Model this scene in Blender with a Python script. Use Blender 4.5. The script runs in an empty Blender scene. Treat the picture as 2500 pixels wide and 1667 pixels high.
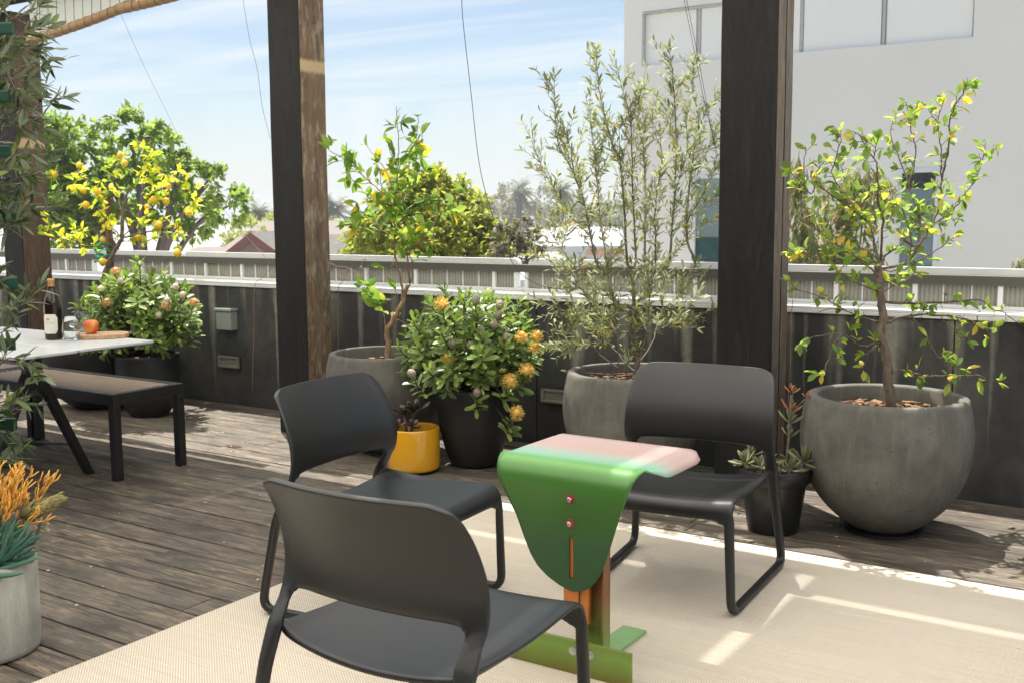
import bpy, math, random
import numpy as np
from mathutils import Vector, Matrix

# ------------------------------------------------------------------ camera, sky, sun, exposure
SC = bpy.context.scene
COL = SC.collection
random.seed(7); RNG = np.random.default_rng(7)
CAMPOS = Vector((0.0, 0.0, 1.35))

def setup_camera():
    yaw, pitch, roll = math.radians(123.19584566), math.radians(-6.80766428), math.radians(-0.36737769)
    f = Vector((math.cos(pitch)*math.cos(yaw), math.cos(pitch)*math.sin(yaw), math.sin(pitch)))
    r = Vector((math.sin(yaw), -math.cos(yaw), 0)); u = r.cross(f)
    r2 = r*math.cos(roll)+u*math.sin(roll); u2 = u*math.cos(roll)-r*math.sin(roll)
    cd = bpy.data.cameras.new('camera'); cd.sensor_width = 36; cd.lens = 37.713
    cd.clip_start = .05; cd.clip_end = 3000
    cd.dof.use_dof = True; cd.dof.focus_distance = 3.7; cd.dof.aperture_fstop = 9
    o = bpy.data.objects.new('camera', cd); COL.objects.link(o)
    m = Matrix((r2, u2, -f)).transposed().to_4x4(); m.translation = CAMPOS
    o.matrix_world = m; SC.camera = o
setup_camera()

SUNV = Vector((-.31, .24, 1.0)).normalized()
SUN_EL = math.asin(SUNV.z); SUN_AZ = math.atan2(SUNV.x, SUNV.y)
W = bpy.data.worlds.new('World'); SC.world = W; W.use_nodes = True
def setup_world():
    nt = W.node_tree; nt.nodes.clear(); L = nt.links.new
    def n(t, **k):
        x = nt.nodes.new(t)
        for a, b in k.items(): setattr(x, a, b)
        return x
    out = n('ShaderNodeOutputWorld'); bg = n('ShaderNodeBackground'); bg.inputs['Strength'].default_value = .045
    sky = n('ShaderNodeTexSky', sky_type='NISHITA', sun_disc=False, sun_elevation=SUN_EL, sun_rotation=SUN_AZ)
    sky.air_density = 1.0; sky.dust_density = .7; sky.ozone_density = 1.0
    tc = n('ShaderNodeTexCoord'); sp = n('ShaderNodeSeparateXYZ'); L(tc.outputs['Generated'], sp.inputs[0])
    mz = n('ShaderNodeMath', operation='MAXIMUM'); L(sp.outputs['Z'], mz.inputs[0]); mz.inputs[1].default_value = .10
    dx = n('ShaderNodeMath', operation='DIVIDE'); L(sp.outputs['X'], dx.inputs[0]); L(mz.outputs[0], dx.inputs[1])
    dy = n('ShaderNodeMath', operation='DIVIDE'); L(sp.outputs['Y'], dy.inputs[0]); L(mz.outputs[0], dy.inputs[1])
    cb = n('ShaderNodeCombineXYZ'); L(dx.outputs[0], cb.inputs[0]); L(dy.outputs[0], cb.inputs[1])
    mp = n('ShaderNodeMapping'); L(cb.outputs[0], mp.inputs[0]); mp.inputs['Rotation'].default_value = (0, 0, math.radians(-62)); mp.inputs['Scale'].default_value = (.22, .85, 1)
    no = n('ShaderNodeTexNoise'); L(mp.outputs[0], no.inputs['Vector']); no.inputs['Scale'].default_value = 1.15; no.inputs['Detail'].default_value = 7; no.inputs['Roughness'].default_value = .62; no.inputs['Distortion'].default_value = .7
    cr = n('ShaderNodeMapRange'); L(no.outputs['Fac'], cr.inputs[0]); cr.inputs[1].default_value = .42; cr.inputs[2].default_value = .72
    cr.inputs[3].default_value = .04; cr.inputs[4].default_value = .95
    mx = n('ShaderNodeMix', data_type='RGBA'); L(cr.outputs[0], mx.inputs['Factor']); L(sky.outputs[0], mx.inputs['A'])
    mx.inputs['B'].default_value = (7.2, 7.5, 7.8, 1)
    hz = n('ShaderNodeMapRange'); L(sp.outputs['Z'], hz.inputs[0]); hz.inputs[1].default_value = 0.; hz.inputs[2].default_value = .24; hz.inputs[3].default_value = .30; hz.inputs[4].default_value = 0.
    m2 = n('ShaderNodeMix', data_type='RGBA'); L(hz.outputs[0], m2.inputs['Factor']); L(mx.outputs['Result'], m2.inputs['A']); m2.inputs['B'].default_value = (4.5, 5.5, 6.05, 1); mx = m2
    L(mx.outputs['Result'], bg.inputs['Color']); L(bg.outputs[0], out.inputs[0])
setup_world()
sl = bpy.data.lights.new('sun', 'SUN'); sl.energy = 3.1; sl.angle = math.radians(.53); sl.color = (1, .955, .88)
so = bpy.data.objects.new('sun', sl); COL.objects.link(so); so.rotation_euler = (-SUNV).to_track_quat('-Z', 'Y').to_euler(); so.location = (0, 0, 20)
vs = SC.view_settings; vs.view_transform = 'Standard'; vs.look = 'None'; vs.exposure = 1.6; vs.gamma = 1; vs.use_curve_mapping = False
SC.render.engine = 'CYCLES'
SC.cycles.use_denoising = True; SC.cycles.max_bounces = 10; SC.cycles.transparent_max_bounces = 16; SC.cycles.sample_clamp_indirect = 8

# ------------------------------------------------------------------ helpers
def link(o): COL.objects.link(o); return o
def tag(o, label=None, cat=None, group=None, kind=None):
    for k, v in (('label', label), ('category', cat), ('group', group), ('kind', kind)):
        if v: o[k] = v
    return o
def thing(name, loc, label, cat, group=None):
    o = bpy.data.objects.new(name, None); o.location = loc; o.empty_display_size = .1
    link(o); return tag(o, label, cat, group)
def mkmesh(name, v, f, mat=None, smooth=False):
    me = bpy.data.meshes.new(name); me.from_pydata([tuple(p) for p in v], [], [tuple(q) for q in f])
    if mat:
        for m in (mat if isinstance(mat, (list, tuple)) else [mat]): me.materials.append(m)
    if smooth: me.polygons.foreach_set('use_smooth', [True]*len(me.polygons))
    me.update(); return me
def wloc(o):
    p = Vector(o.location)
    while o.parent: o = o.parent; p = p+Vector(o.location)
    return p
class MB:
    """collects shapes in world coordinates; build() links them as one mesh object"""
    def __init__(s): s.v = []; s.f = []; s.mi = []
    def add(s, v, f, mi=0):
        o = len(s.v); s.v += [tuple(p) for p in v]; s.f += [tuple(i+o for i in q) for q in f]; s.mi += [mi]*len(f); return s
    def box(s, x0, x1, y0, y1, z0, z1, mi=0):
        v = [(x, y, z) for z in (z0, z1) for y in (y0, y1) for x in (x0, x1)]
        return s.add(v, [(0, 2, 3, 1), (4, 5, 7, 6), (0, 1, 5, 4), (2, 6, 7, 3), (0, 4, 6, 2), (1, 3, 7, 5)], mi)
    def tube(s, pts, rad, n=6, cap=True, mi=0, sq=None, flat=None):
        pts = [Vector(p) for p in pts]; k = len(pts)
        if not hasattr(rad, '__len__'): rad = [rad]*k
        t0 = (pts[1]-pts[0]).normalized(); a = t0.orthogonal().normalized()
        if flat is not None:
            a = (Vector(flat)-t0*Vector(flat).dot(t0)).normalized()
        v = []; f = []
        for i in range(k):
            t = (pts[min(i+1, k-1)]-pts[max(i-1, 0)]); t = t.normalized() if t.length > 1e-9 else t0
            a = (a-t*a.dot(t)); a = a.normalized() if a.length > 1e-6 else t.orthogonal().normalized(); b = t.cross(a)
            for j in range(n):
                w = 2*math.pi*(j+.5)/n; c, d = math.cos(w), math.sin(w)
                ra, rb = (rad[i], rad[i]) if not hasattr(rad[i], '__len__') else rad[i]
                if sq: c = math.copysign(abs(c)**sq, c); d = math.copysign(abs(d)**sq, d)
                v.append(pts[i]+a*c*ra+b*d*rb)
        for i in range(k-1):
            for j in range(n):
                f.append((i*n+j, i*n+(j+1) % n, (i+1)*n+(j+1) % n, (i+1)*n+j))
        if cap: f.append(tuple(range(n-1, -1, -1))); f.append(tuple((k-1)*n+j for j in range(n)))
        return s.add(v, f, mi)
    def lathe(s, prof, c, n=32, mi=0, close=True):
        v = []; f = []; k = len(prof)
        for r, z in prof:
            for j in range(n):
                w = 2*math.pi*j/n; v.append((c[0]+r*math.cos(w), c[1]+r*math.sin(w), c[2]+z))
        for i in range(k-1):
            for j in range(n): f.append((i*n+j, i*n+(j+1) % n, (i+1)*n+(j+1) % n, (i+1)*n+j))
        if close: f.append(tuple(range(n-1, -1, -1))); f.append(tuple((k-1)*n+j for j in range(n)))
        return s.add(v, f, mi)
    def prism(s, poly, axis, a, b, mi=0):
        """poly: 2-D outline (ccw); axis 'x','y' or 'z'; extruded from a to b"""
        k = len(poly)
        P = {'x': lambda p, t: (t, p[0], p[1]), 'y': lambda p, t: (p[0], t, p[1]), 'z': lambda p, t: (p[0], p[1], t)}[axis]
        v = [P(p, a) for p in poly]+[P(p, b) for p in poly]
        f = [tuple(range(k)), tuple(range(2*k-1, k-1, -1))]+[(i, i+k, (i+1) % k+k, (i+1) % k) for i in range(k)]
        return s.add(v, f, mi)
    def blob(s, c, r, nu=10, nv=7, fn=None, mi=0):
        v = [(c[0], c[1], c[2]-r[2])]; f = []
        for i in range(1, nv):
            ph = -math.pi/2+math.pi*i/nv
            for j in range(nu):
                th = 2*math.pi*j/nu; q = fn(th, ph) if fn else 1
                v.append((c[0]+r[0]*q*math.cos(ph)*math.cos(th), c[1]+r[1]*q*math.cos(ph)*math.sin(th), c[2]+r[2]*q*math.sin(ph)))
        v.append((c[0], c[1], c[2]+r[2]*(fn(0, math.pi/2) if fn else 1))); e = len(v)-1
        for j in range(nu):
            f.append((0, 1+(j+1) % nu, 1+j)); f.append((e, e-nu+j, e-nu+(j+1) % nu))
        for i in range(nv-2):
            for j in range(nu):
                a = 1+i*nu; f.append((a+j, a+(j+1) % nu, a+nu+(j+1) % nu, a+nu+j))
        return s.add(v, f, mi)
    def build(s, name, mat, root=None, smooth=False, bevel=0, seg=2, angle=40):
        P = np.array(s.v, float)
        if root is None: o0 = Vector(((P[:, 0].min()+P[:, 0].max())/2, (P[:, 1].min()+P[:, 1].max())/2, P[:, 2].min()))
        else: o0 = wloc(root)
        P = P-np.array(o0)
        me = mkmesh(name, P.tolist(), s.f, mat)
        if any(s.mi): me.polygons.foreach_set('material_index', s.mi)
        if smooth:
            me.polygons.foreach_set('use_smooth', [True]*len(me.polygons))
            if smooth == 'angle': me.set_sharp_from_angle(angle=math.radians(angle))
        o = link(bpy.data.objects.new(name, me))
        if root is None: o.location = o0
        else: o.parent = root
        if bevel:
            b = o.modifiers.new('bevel', 'BEVEL'); b.width = bevel; b.segments = seg; b.limit_method = 'ANGLE'; b.angle_limit = math.radians(35)
        return o
def copy_tree(o, parent=None):
    c = o.copy(); link(c); c.parent = parent
    for ch in list(o.children): copy_tree(ch, c)
    return c
def fillet(pts, r, n=5):
    pts = [Vector(p) for p in pts]; out = [pts[0]]
    for i in range(1, len(pts)-1):
        a, b, c = pts[i-1], pts[i], pts[i+1]; d1 = (a-b); d2 = (c-b); rr = min(r, d1.length*.45, d2.length*.45)
        p, q = b+d1.normalized()*rr, b+d2.normalized()*rr
        for k in range(n+1):
            t = k/n; out.append(p*(1-t)**2+b*2*t*(1-t)+q*t*t)
    out.append(pts[-1]); return out
def smooth_line(pts, sub=4, jit=0):
    pts = [Vector(p) for p in pts]
    if len(pts) < 2: return pts
    P = [pts[0]*2-pts[1]]+pts+[pts[-1]*2-pts[-2]]; out = []
    for i in range(1, len(P)-2):
        a, b, c, d = P[i-1:i+3]
        for k in range(sub):
            t = k/sub
            q = .5*((2*b)+(c-a)*t+(2*a-5*b+4*c-d)*t*t+(3*b-a-3*c+d)*t**3)
            if jit and (k or i > 1): q = q+Vector(RNG.normal(0, jit, 3))
            out.append(q)
    out.append(pts[-1]); return out

# ------------------------------------------------------------------ materials
class NT:
    def __init__(s, name):
        s.m = bpy.data.materials.new(name); s.m.use_nodes = True; s.nt = s.m.node_tree
        s.b = s.nt.nodes['Principled BSDF']; s.out = s.nt.nodes['Material Output']
    def n(s, t, ins=None, **k):
        x = s.nt.nodes.new('ShaderNode'+t)
        for a, b in k.items(): setattr(x, a, b)
        for a, b in (ins or {}).items(): s.set(x.inputs[a], b)
        return x
    def set(s, i, v):
        if isinstance(v, bpy.types.NodeSocket): s.nt.links.new(v, i)
        else: i.default_value = (*v, 1) if (hasattr(v, '__len__') and len(v) == 3 and i.type == 'RGBA') else v
    def pos(s, kind='Object'):
        return s.n('NewGeometry').outputs['Position'] if kind == 'World' else s.n('TexCoord').outputs[kind]
    def map(s, v, scale=(1, 1, 1), loc=(0, 0, 0), rot=(0, 0, 0)):
        return s.n('Mapping', {'Vector': v, 'Scale': scale, 'Location': loc, 'Rotation': rot}).outputs[0]
    def noise(s, v, scale=5, detail=4, rough=.55, dist=0):
        return s.n('TexNoise', {'Vector': v, 'Scale': scale, 'Detail': detail, 'Roughness': rough, 'Distortion': dist}).outputs['Fac']
    def rng(s, x, a, b, c=0., d=1.):
        return s.n('MapRange', {0: x, 1: a, 2: b, 3: c, 4: d}).outputs[0]
    def mix(s, f, a, b, mode='MIX'):
        x = s.n('Mix', data_type='RGBA', blend_type=mode); s.set(x.inputs['Factor'], f); s.set(x.inputs['A'], a); s.set(x.inputs['B'], b); return x.outputs['Result']
    def math(s, op, a, b=0., c=0.):
        return s.n('Math', {0: a, 1: b, 2: c}, operation=op).outputs[0]
    def ramp(s, f, stops):
        x = s.n('ValToRGB', {'Fac': f}); e = x.color_ramp.elements
        while len(e) < len(stops): e.new(.5)
        for k, (p, c) in enumerate(stops): e[k].position = p; e[k].color = (*c, 1)
        return x.outputs['Color']
    def bump(s, h, st=.3, dist=.002):
        s.set(s.b.inputs['Normal'], s.n('Bump', {'Height': h, 'Strength': st, 'Distance': dist}).outputs[0])
    def P(s, col=None, rough=None, **k):
        if col is not None: s.set(s.b.inputs['Base Color'], col)
        if rough is not None: s.set(s.b.inputs['Roughness'], rough)
        for a, v in k.items(): s.set(s.b.inputs[a.replace('_', ' ')], v)
        return s.m
def plain(name, col, rough=.5, var=.12, scale=8, bump=0., bscale=60, **k):
    t = NT(name); p = t.pos(); no = t.noise(p, scale, 5)
    c = t.mix(t.rng(no, .3, .7), tuple(x*(1-var) for x in col), tuple(min(1, x*(1+var)) for x in col))
    if bump: t.bump(t.noise(p, bscale, 4), bump, .002)
    return t.P(c, t.rng(no, .3, .7, max(0, rough-.06), min(1, rough+.06)), **k)
def m_deck():
    t = NT('weathered_deck_wood'); w = t.pos('World'); r = t.n('ObjectInfo').outputs['Random']
    off = t.n('CombineXYZ', {0: t.math('MULTIPLY', r, 37.), 1: t.math('MULTIPLY', r, 5.3), 2: r}).outputs[0]
    v = t.n('VectorMath', {0: w, 1: off}, operation='ADD').outputs[0]
    g = t.noise(t.map(v, (1.6, 34, 34)), 3.2, 6, .65, .5)
    fine = t.noise(t.map(v, (4, 150, 150)), 3, 4, .7)
    patch = t.noise(t.map(v, (1, 3.2, 3)), 2.1, 5, .62, .4)
    wear = t.noise(t.map(v, (2.6, 24, 20)), 2.0, 7, .78, .8)
    c = t.ramp(g, [(.32, (.022, .018, .0145)), (.48, (.080, .066, .052)), (.68, (.20, .168, .132))])
    c = t.mix(t.rng(patch, .38, .66), c, t.mix(.42, c, (.22, .205, .175)))
    c = t.mix(t.rng(wear, .50, .60, 0, .8), c, (.34, .265, .18))
    dark = t.noise(t.map(v, (.9, 2.4, 2)), 2.7, 4, .6)
    c = t.mix(t.rng(dark, .50, .66, 0, .75), c, (.04, .034, .03))
    c = t.mix(t.rng(r, 0, 1, 0, .3), c, (.055, .045, .036))
    c = t.mix(t.rng(fine, .35, .65, .28, 0), c, (.02, .017, .014))
    t.bump(t.math('ADD', g, t.math('MULTIPLY', fine, .6)), .55, .003)
    return t.P(c, t.rng(wear, .4, .7, .55, .8), Specular_IOR_Level=.35)
def m_rug():
    t = NT('woven_rug'); w = t.pos()
    sx = t.n('SeparateXYZ', {0: w})
    a = t.math('SINE', t.math('MULTIPLY', sx.outputs[0], 2*math.pi/.0115)); b = t.math('SINE', t.math('MULTIPLY', sx.outputs[1], 2*math.pi/.0098))
    wv = t.math('MULTIPLY', a, b)
    big = t.noise(t.map(w, (1, 3.5, 1)), 2.4, 5, .6); ln = t.noise(t.map(w, (1.2, 60, 1)), 2, 3, .6); ln2 = t.noise(t.map(w, (60, 1.2, 1)), 2, 3, .6)
    c = t.mix(t.rng(wv, -.9, .7), (.32, .26, .19), (.82, .765, .665))
    c = t.mix(t.rng(big, .3, .7, 0, .3), c, (.62, .53, .41))
    c = t.mix(t.rng(ln, .35, .7, 0, .42), c, (.42, .34, .26))
    c = t.mix(t.rng(ln2, .4, .7, 0, .18), c, (.66, .60, .50))
    t.bump(wv, .5, .002)
    return t.P(c, .8, Specular_IOR_Level=.25)
def m_wall():
    t = NT('stained_dark_concrete'); w = t.pos('World'); z = t.n('SeparateXYZ', {0: w}).outputs[2]
    cl = t.noise(w, 2.6, 7, .65, .3); cl2 = t.noise(w, 11, 5, .6); g = t.noise(w, 90, 3, .6)
    c = t.ramp(cl, [(.28, (.018, .018, .0185)), (.5, (.040, .040, .0405)), (.72, (.085, .083, .078))])
    c = t.mix(t.rng(cl2, .55, .75, 0, .35), c, (.085, .083, .077))
    wob = t.n('VectorMath', {0: w, 1: t.n('CombineXYZ', {0: t.math('MULTIPLY', t.noise(w, 5, 4, .6), .035)}).outputs[0]}, operation='ADD').outputs[0]
    zt = t.math('MULTIPLY', t.math('SUBTRACT', z, .55), .16)
    s1 = t.math('ADD', t.noise(t.map(wob, (7.5, 0, .10)), 1.0, 2, .45), zt); s2 = t.math('ADD', t.noise(t.map(wob, (15, 0, .2), (2.7, 0, 0)), 1.0, 3, .5), zt); s4 = t.noise(t.map(wob, (2.6, 0, .3)), 1.0, 3, .5)
    f1 = t.rng(s1, .545, .665); f2 = t.math('MULTIPLY', t.rng(s2, .62, .78), .8); f2 = t.math('MAXIMUM', f2, t.math('MULTIPLY', t.rng(s4, .5, .75), .18))
    brk = t.rng(t.noise(t.map(w, (7, 0, 6)), 2, 6, .75), .3, .65, .25, 1)
    st = t.math('MULTIPLY', t.math('MAXIMUM', f1, f2), brk)
    c = t.mix(t.math('MULTIPLY', st, .9), c, (.36, .35, .30))
    s3 = t.noise(t.map(wob, (9, 0, .2), (3.3, 0, 0)), 1.0, 2, .4)
    c = t.mix(t.math('MULTIPLY', t.rng(s3, .64, .72), .5), c, (.05, .032, .022))
    t.bump(t.math('ADD', cl2, t.math('MULTIPLY', g, .5)), .25, .003)
    return t.P(c, .75)
def m_post(name, col, lo, hi, bleach=0., band=None):
    t = NT(name); w = t.pos('World')
    v = t.map(w, (14, 14, .9)); d = t.noise(t.map(w, (3, 3, .8)), 2.2, 3, .5, .3)
    vv = t.n('VectorMath', {0: v, 1: t.n('CombineXYZ', {0: t.math('MULTIPLY', d, 7.), 1: t.math('MULTIPLY', d, 5.)}).outputs[0]}, operation='ADD').outputs[0]
    g = t.noise(vv, 2.2, 5, .6, .4); f = t.noise(t.map(w, (120, 120, 5)), 2, 3, .6)
    c = t.ramp(g, [(.3, lo), (.52, col), (.72, hi)])
    c = t.mix(t.rng(f, .4, .7, 0, .35), c, lo)
    if bleach:
        b = t.math('ADD', t.math('MULTIPLY', t.noise(t.map(w, (11, 11, 4.2)), 1.5, 7, .68, .1), .75), t.math('MULTIPLY', t.noise(t.map(w, (80, 80, 5)), 1.5, 4, .6), .25))
        b2 = t.noise(t.map(w, (6, 6, 1.2)), 1.6, 4, .6)
        c = t.mix(t.rng(b2, .42, .6, 0, .6), c, (.19, .115, .062))
        c = t.mix(t.math('MULTIPLY', t.rng(b, .51, .61), bleach), c, (.42, .34, .24))
    if band:
        z = t.n('SeparateXYZ', {0: w}).outputs[2]
        zz = t.math('ADD', z, t.math('MULTIPLY', t.noise(t.map(w, (30, 30, 4)), 3, 3, .6), .03))
        k = t.math('MULTIPLY', t.rng(zz, band[0]+.01, band[0]+.03), t.rng(zz, band[1], band[1]+.02, 1, 0))
        c = t.mix(t.math('MULTIPLY', k, .85), c, (.62, .46, .26))
    t.bump(t.math('ADD', g, t.math('MULTIPLY', f, .5)), .4, .003)
    return t.P(c, .6, Specular_IOR_Level=.3)
def m_concrete(name, col, speck=.5):
    t = NT(name); w = t.pos()
    a = t.noise(w, 5, 6, .6, .3); b = t.noise(w, 160, 3, .6); st = t.noise(t.map(w, (16, 16, 1.6)), 1.3, 4, .6)
    c = t.mix(t.rng(a, .3, .7), tuple(x*.62 for x in col), tuple(x*1.3 for x in col))
    c = t.mix(t.rng(st, .5, .72, 0, .5), c, tuple(x*1.5 for x in col))
    c = t.mix(t.rng(b, .4, .7, 0, .22), c, tuple(x*.5 for x in col))
    vo = t.n('TexVoronoi', {'Vector': w, 'Scale': 55.}).outputs['Distance']; pm = t.noise(w, 14, 3)
    pit = t.math('MULTIPLY', t.rng(vo, .10, .2, 1, 0), t.rng(pm, .52, .6))
    c = t.mix(t.math('MULTIPLY', pit, speck), c, tuple(x*.16 for x in col))
    t.bump(t.math('SUBTRACT', t.math('MULTIPLY', b, .5), pit), .3, .003)
    return t.P(c, .8, Specular_IOR_Level=.3)
def m_leaf(name, stops, trans=.35, rough=.42, back=None, gloss=.4, tint=(1.65, 1.7, 1.25)):
    t = NT(name); w = t.pos()
    r = t.math('FRACT', t.math('ADD', t.n('ObjectInfo').outputs['Random'], t.n('NewGeometry').outputs['Random Per Island']))
    c = t.ramp(r, stops)
    n_ = t.noise(t.pos('World'), 30, 3); c = t.mix(t.rng(n_, .3, .7, 0, .25), c, t.mix(.5, c, (.02, .04, .01)))
    if back: c = t.mix(t.n('NewGeometry').outputs['Backfacing'], c, back)
    t.P(c, rough, Specular_IOR_Level=gloss)
    tr = t.n('BsdfTranslucent', {'Color': t.mix(1., c, tint, 'MULTIPLY')})
    ms = t.n('MixShader', {0: trans, 1: t.b.outputs[0], 2: tr.outputs[0]})
    t.nt.links.new(ms.outputs[0], t.out.inputs[0]); return t.m
def m_bark(name, lo, hi):
    t = NT(name); w = t.pos('World'); a = t.noise(t.map(w, (1, 1, .35)), 60, 5, .65); 
    t.bump(a, .5, .003); return t.P(t.mix(t.rng(a, .35, .65), lo, hi), .8)
def m_canopy(name, openness):
    t = NT(name); t.P((.55, .48, .36), .9); tr = t.n('BsdfTranslucent', {'Color': (.95, .91, .83)}); ms = t.n('MixShader', {0: .92, 1: t.b.outputs[0], 2: tr.outputs[0]})
    tp = t.n('BsdfTransparent'); m2 = t.n('MixShader', {0: openness, 1: ms.outputs[0], 2: tp.outputs[0]}); t.nt.links.new(m2.outputs[0], t.out.inputs[0]); return t.m
MAT = {}
def mats():
    M = MAT
    M['deck'] = m_deck(); M['rug'] = m_rug(); M['wall'] = m_wall()
    M['sub'] = plain('dark_joist', (.02, .017, .014), .9)
    M['post_black'] = m_post('black_stained_wood', (.0125, .0118, .0112), (.006, .006, .006), (.024, .022, .021))
    M['post_brown'] = m_post('bleached_brown_wood', (.22, .152, .10), (.075, .056, .045), (.34, .25, .175), .8, (2.19, 2.27))
    M['post_left'] = m_post('brown_stained_wood', (.13, .082, .058), (.07, .047, .036), (.18, .12, .084), .0, (1.85, 1.93))
    M['post_grey'] = m_post('grey_weathered_wood', (.16, .138, .118), (.075, .063, .054), (.25, .215, .185), .25)
    M['white'] = plain('white_coated_metal', (.78, .79, .80), .45, .04); M['rail'] = plain('grey_green_rail_paint', (.10, .097, .083), .5, .06)
    M['infill'] = None
    t = NT('ribbed_grey_panel'); x = t.n('SeparateXYZ', {0: t.pos('World')}).outputs[0]
    a = t.math('SINE', t.math('MULTIPLY', x, 2*math.pi/.021)); t.bump(a, .5, .004)
    M['infill'] = t.P(t.mix(t.rng(a, -.6, .9), (.25, .24, .205), (.34, .325, .28)), .7)
    M['potgrey'] = m_concrete('speckled_concrete', (.14, .134, .118), .8); M['potlight'] = m_concrete('pale_concrete', (.36, .35, .315), .12)
    M['potblack'] = plain('matte_black_planter', (.0125, .013, .0145), .5, .2, 9, .12, 120)
    M['plastic'] = plain('black_plastic', (.011, .0115, .012), .38, .1)
    M['yellow'] = plain('glazed_yellow_ceramic', (.62, .31, .012), .18, .05, Coat_Weight=.6, Coat_Roughness=.08)
    t = NT('charcoal_moulded_plastic'); w = t.pos(); b = t.noise(w, 420, 3, .6); a = t.noise(w, 6, 4, .6)
    t.bump(b, .10, .001); M['chair'] = t.P(t.mix(t.rng(a, .3, .7), (.009, .0096, .0103), (.0125, .0133, .0142)), t.rng(a, .3, .7, .37, .45), Specular_IOR_Level=.6)
    M['black'] = plain('black_powder_coat', (.011, .0112, .012), .42, .1, 8, .05, 300); M['slat'] = None
    t = NT('oiled_slat_wood'); w = t.pos('World'); a = t.noise(t.map(w, (2, 60, 60)), 3, 5, .6); r = t.n('ObjectInfo').outputs['Random']
    M['slat'] = t.P(t.mix(t.rng(r, 0, 1, 0, .35), t.mix(t.rng(a, .3, .7), (.20, .135, .09), (.30, .215, .15)), (.30, .225, .165)), .55)
    M['tabletop'] = plain('pale_grey_laminate', (.50, .52, .52), .33, .03)
    M['board'] = None
    t = NT('acacia_board'); w = t.pos(); a = t.noise(t.map(w, (5, 40, 40)), 2.5, 4, .6, .6)
    M['board'] = t.P(t.mix(t.rng(a, .3, .7), (.36, .20, .10), (.58, .39, .22)), .5)
    M['soil'] = plain('dark_potting_soil', (.022, .016, .012), .95, .5, 60, .8, 120)
    M['bark'] = None
    t = NT('bark_mulch'); r = t.math('FRACT', t.math('ADD', t.n('NewGeometry').outputs['Random Per Island'], .1)); M['bark'] = t.P(t.ramp(r, [(0, (.03, .017, .010)), (.5, (.12, .062, .026)), (1, (.30, .17, .08))]), .85)
    M['trunk'] = m_bark('grey_brown_bark', (.07, .05, .035), (.19, .145, .105)); M['twig'] = m_bark('dark_twig_bark', (.04, .028, .02), (.11, .08, .055))
    M['twigolive'] = m_bark('olive_twig_bark', (.10, .075, .055), (.26, .205, .16)); M['tan'] = m_bark('tan_citrus_bark', (.17, .10, .055), (.30, .19, .11))
    M['citrus'] = m_leaf('citrus_leaf', [(0, (.12, .20, .04)), (.35, (.20, .31, .06)), (.72, (.31, .42, .09)), (.84, (.47, .49, .10)), (.91, (.64, .51, .09)), (1, (.64, .41, .06))], .55)
    M['citrus2'] = m_leaf('young_citrus_leaf', [(0, (.11, .205, .04)), (.5, (.21, .335, .06)), (.90, (.35, .46, .09)), (.95, (.64, .52, .05)), (1, (.66, .44, .03))], .55)
    M['lemonleaf'] = m_leaf('yellowing_lemon_leaf', [(0, (.22, .36, .03)), (.40, (.40, .50, .05)), (.70, (.64, .63, .07)), (.92, (.80, .68, .08)), (1, (.78, .54, .05))], .55)
    M['olive'] = m_leaf('olive_leaf', [(0, (.12, .155, .045)), (.4, (.225, .26, .08)), (.75, (.35, .37, .12)), (.93, (.45, .41, .11)), (1, (.55, .35, .06))], .42, .45, (.34, .37, .26), .4, (1.45, 1.5, 1.15))
    M['olive2'] = m_leaf('dark_olive_leaf', [(0, (.018, .036, .010)), (.5, (.040, .068, .019)), (.85, (.11, .165, .04)), (1, (.24, .30, .05))], .22, .38, (.17, .205, .135), .45)
    M['protea'] = m_leaf('pincushion_leaf', [(0, (.10, .16, .05)), (.45, (.18, .26, .08)), (.8, (.29, .38, .115)), (1, (.42, .50, .15))], .36, .36, None, .5)
    M['protea_tip'] = m_leaf('pincushion_tip_leaf', [(0, (.13, .22, .04)), (.6, (.22, .33, .05)), (1, (.34, .42, .08))], .35)
    M['style'] = plain('orange_flower_style', (.92, .58, .14), .5, .2, 40); M['stylepale'] = plain('peach_flower_style', (.78, .50, .24), .55, .15, 30)
    M['bud'] = plain('grey_flower_bud', (.30, .255, .21), .8, .3, 90, .8, 160); M['budpale'] = plain('pale_flower_bud', (.62, .50, .42), .8, .2, 90, .6, 160)
    M['lemon'] = plain('lemon_peel', (.82, .50, .03), .42, .12, 6, .25, 220)
    M['green'] = plain('green_trellis_paint', (.006, .05, .03), .45, .25, 12, .15, 50); M['tie'] = plain('green_plant_tape', (.0, .30, .11), .3, .1)
    M['stake'] = m_post('brown_stake', (.17, .095, .06), (.10, .05, .03), (.24, .14, .09))
    M['cord'] = plain('tan_cord', (.33, .19, .12), .8, .2, 40); M['darkcord'] = plain('dark_cord', (.05, .035, .03), .8, .2, 40)
    M['glass'] = NT('clear_glass').P((.97, .99, .985), .0, Transmission_Weight=1., IOR=1.45)
    M['bottleglass'] = NT('dark_bottle_glass').P((.012, .0065, .003), .10, IOR=1.5, Coat_Weight=.2, Coat_Roughness=.03)
    M['wine_foil'] = plain('tan_foil', (.58, .30, .09), .35, .08, Metallic=.3); M['label'] = plain('cream_label', (.72, .71, .62), .6, .03); M['ink'] = plain('grey_ink', (.25, .27, .25), .7); M['emblem'] = plain('orange_ink', (.70, .33, .05), .6)
    t = NT('apple_skin'); w = t.pos(); z = t.n('SeparateXYZ', {0: w}); a = t.noise(t.map(w, (60, 60, 9)), 1.3, 4, .6, .4)
    g = t.noise(w, 12, 2)
    M['apple'] = t.P(t.mix(t.rng(g, .42, .68), t.mix(t.rng(a, .35, .65), (.55, .03, .02), (.62, .10, .03)), (.80, .42, .09)), .3)
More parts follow.
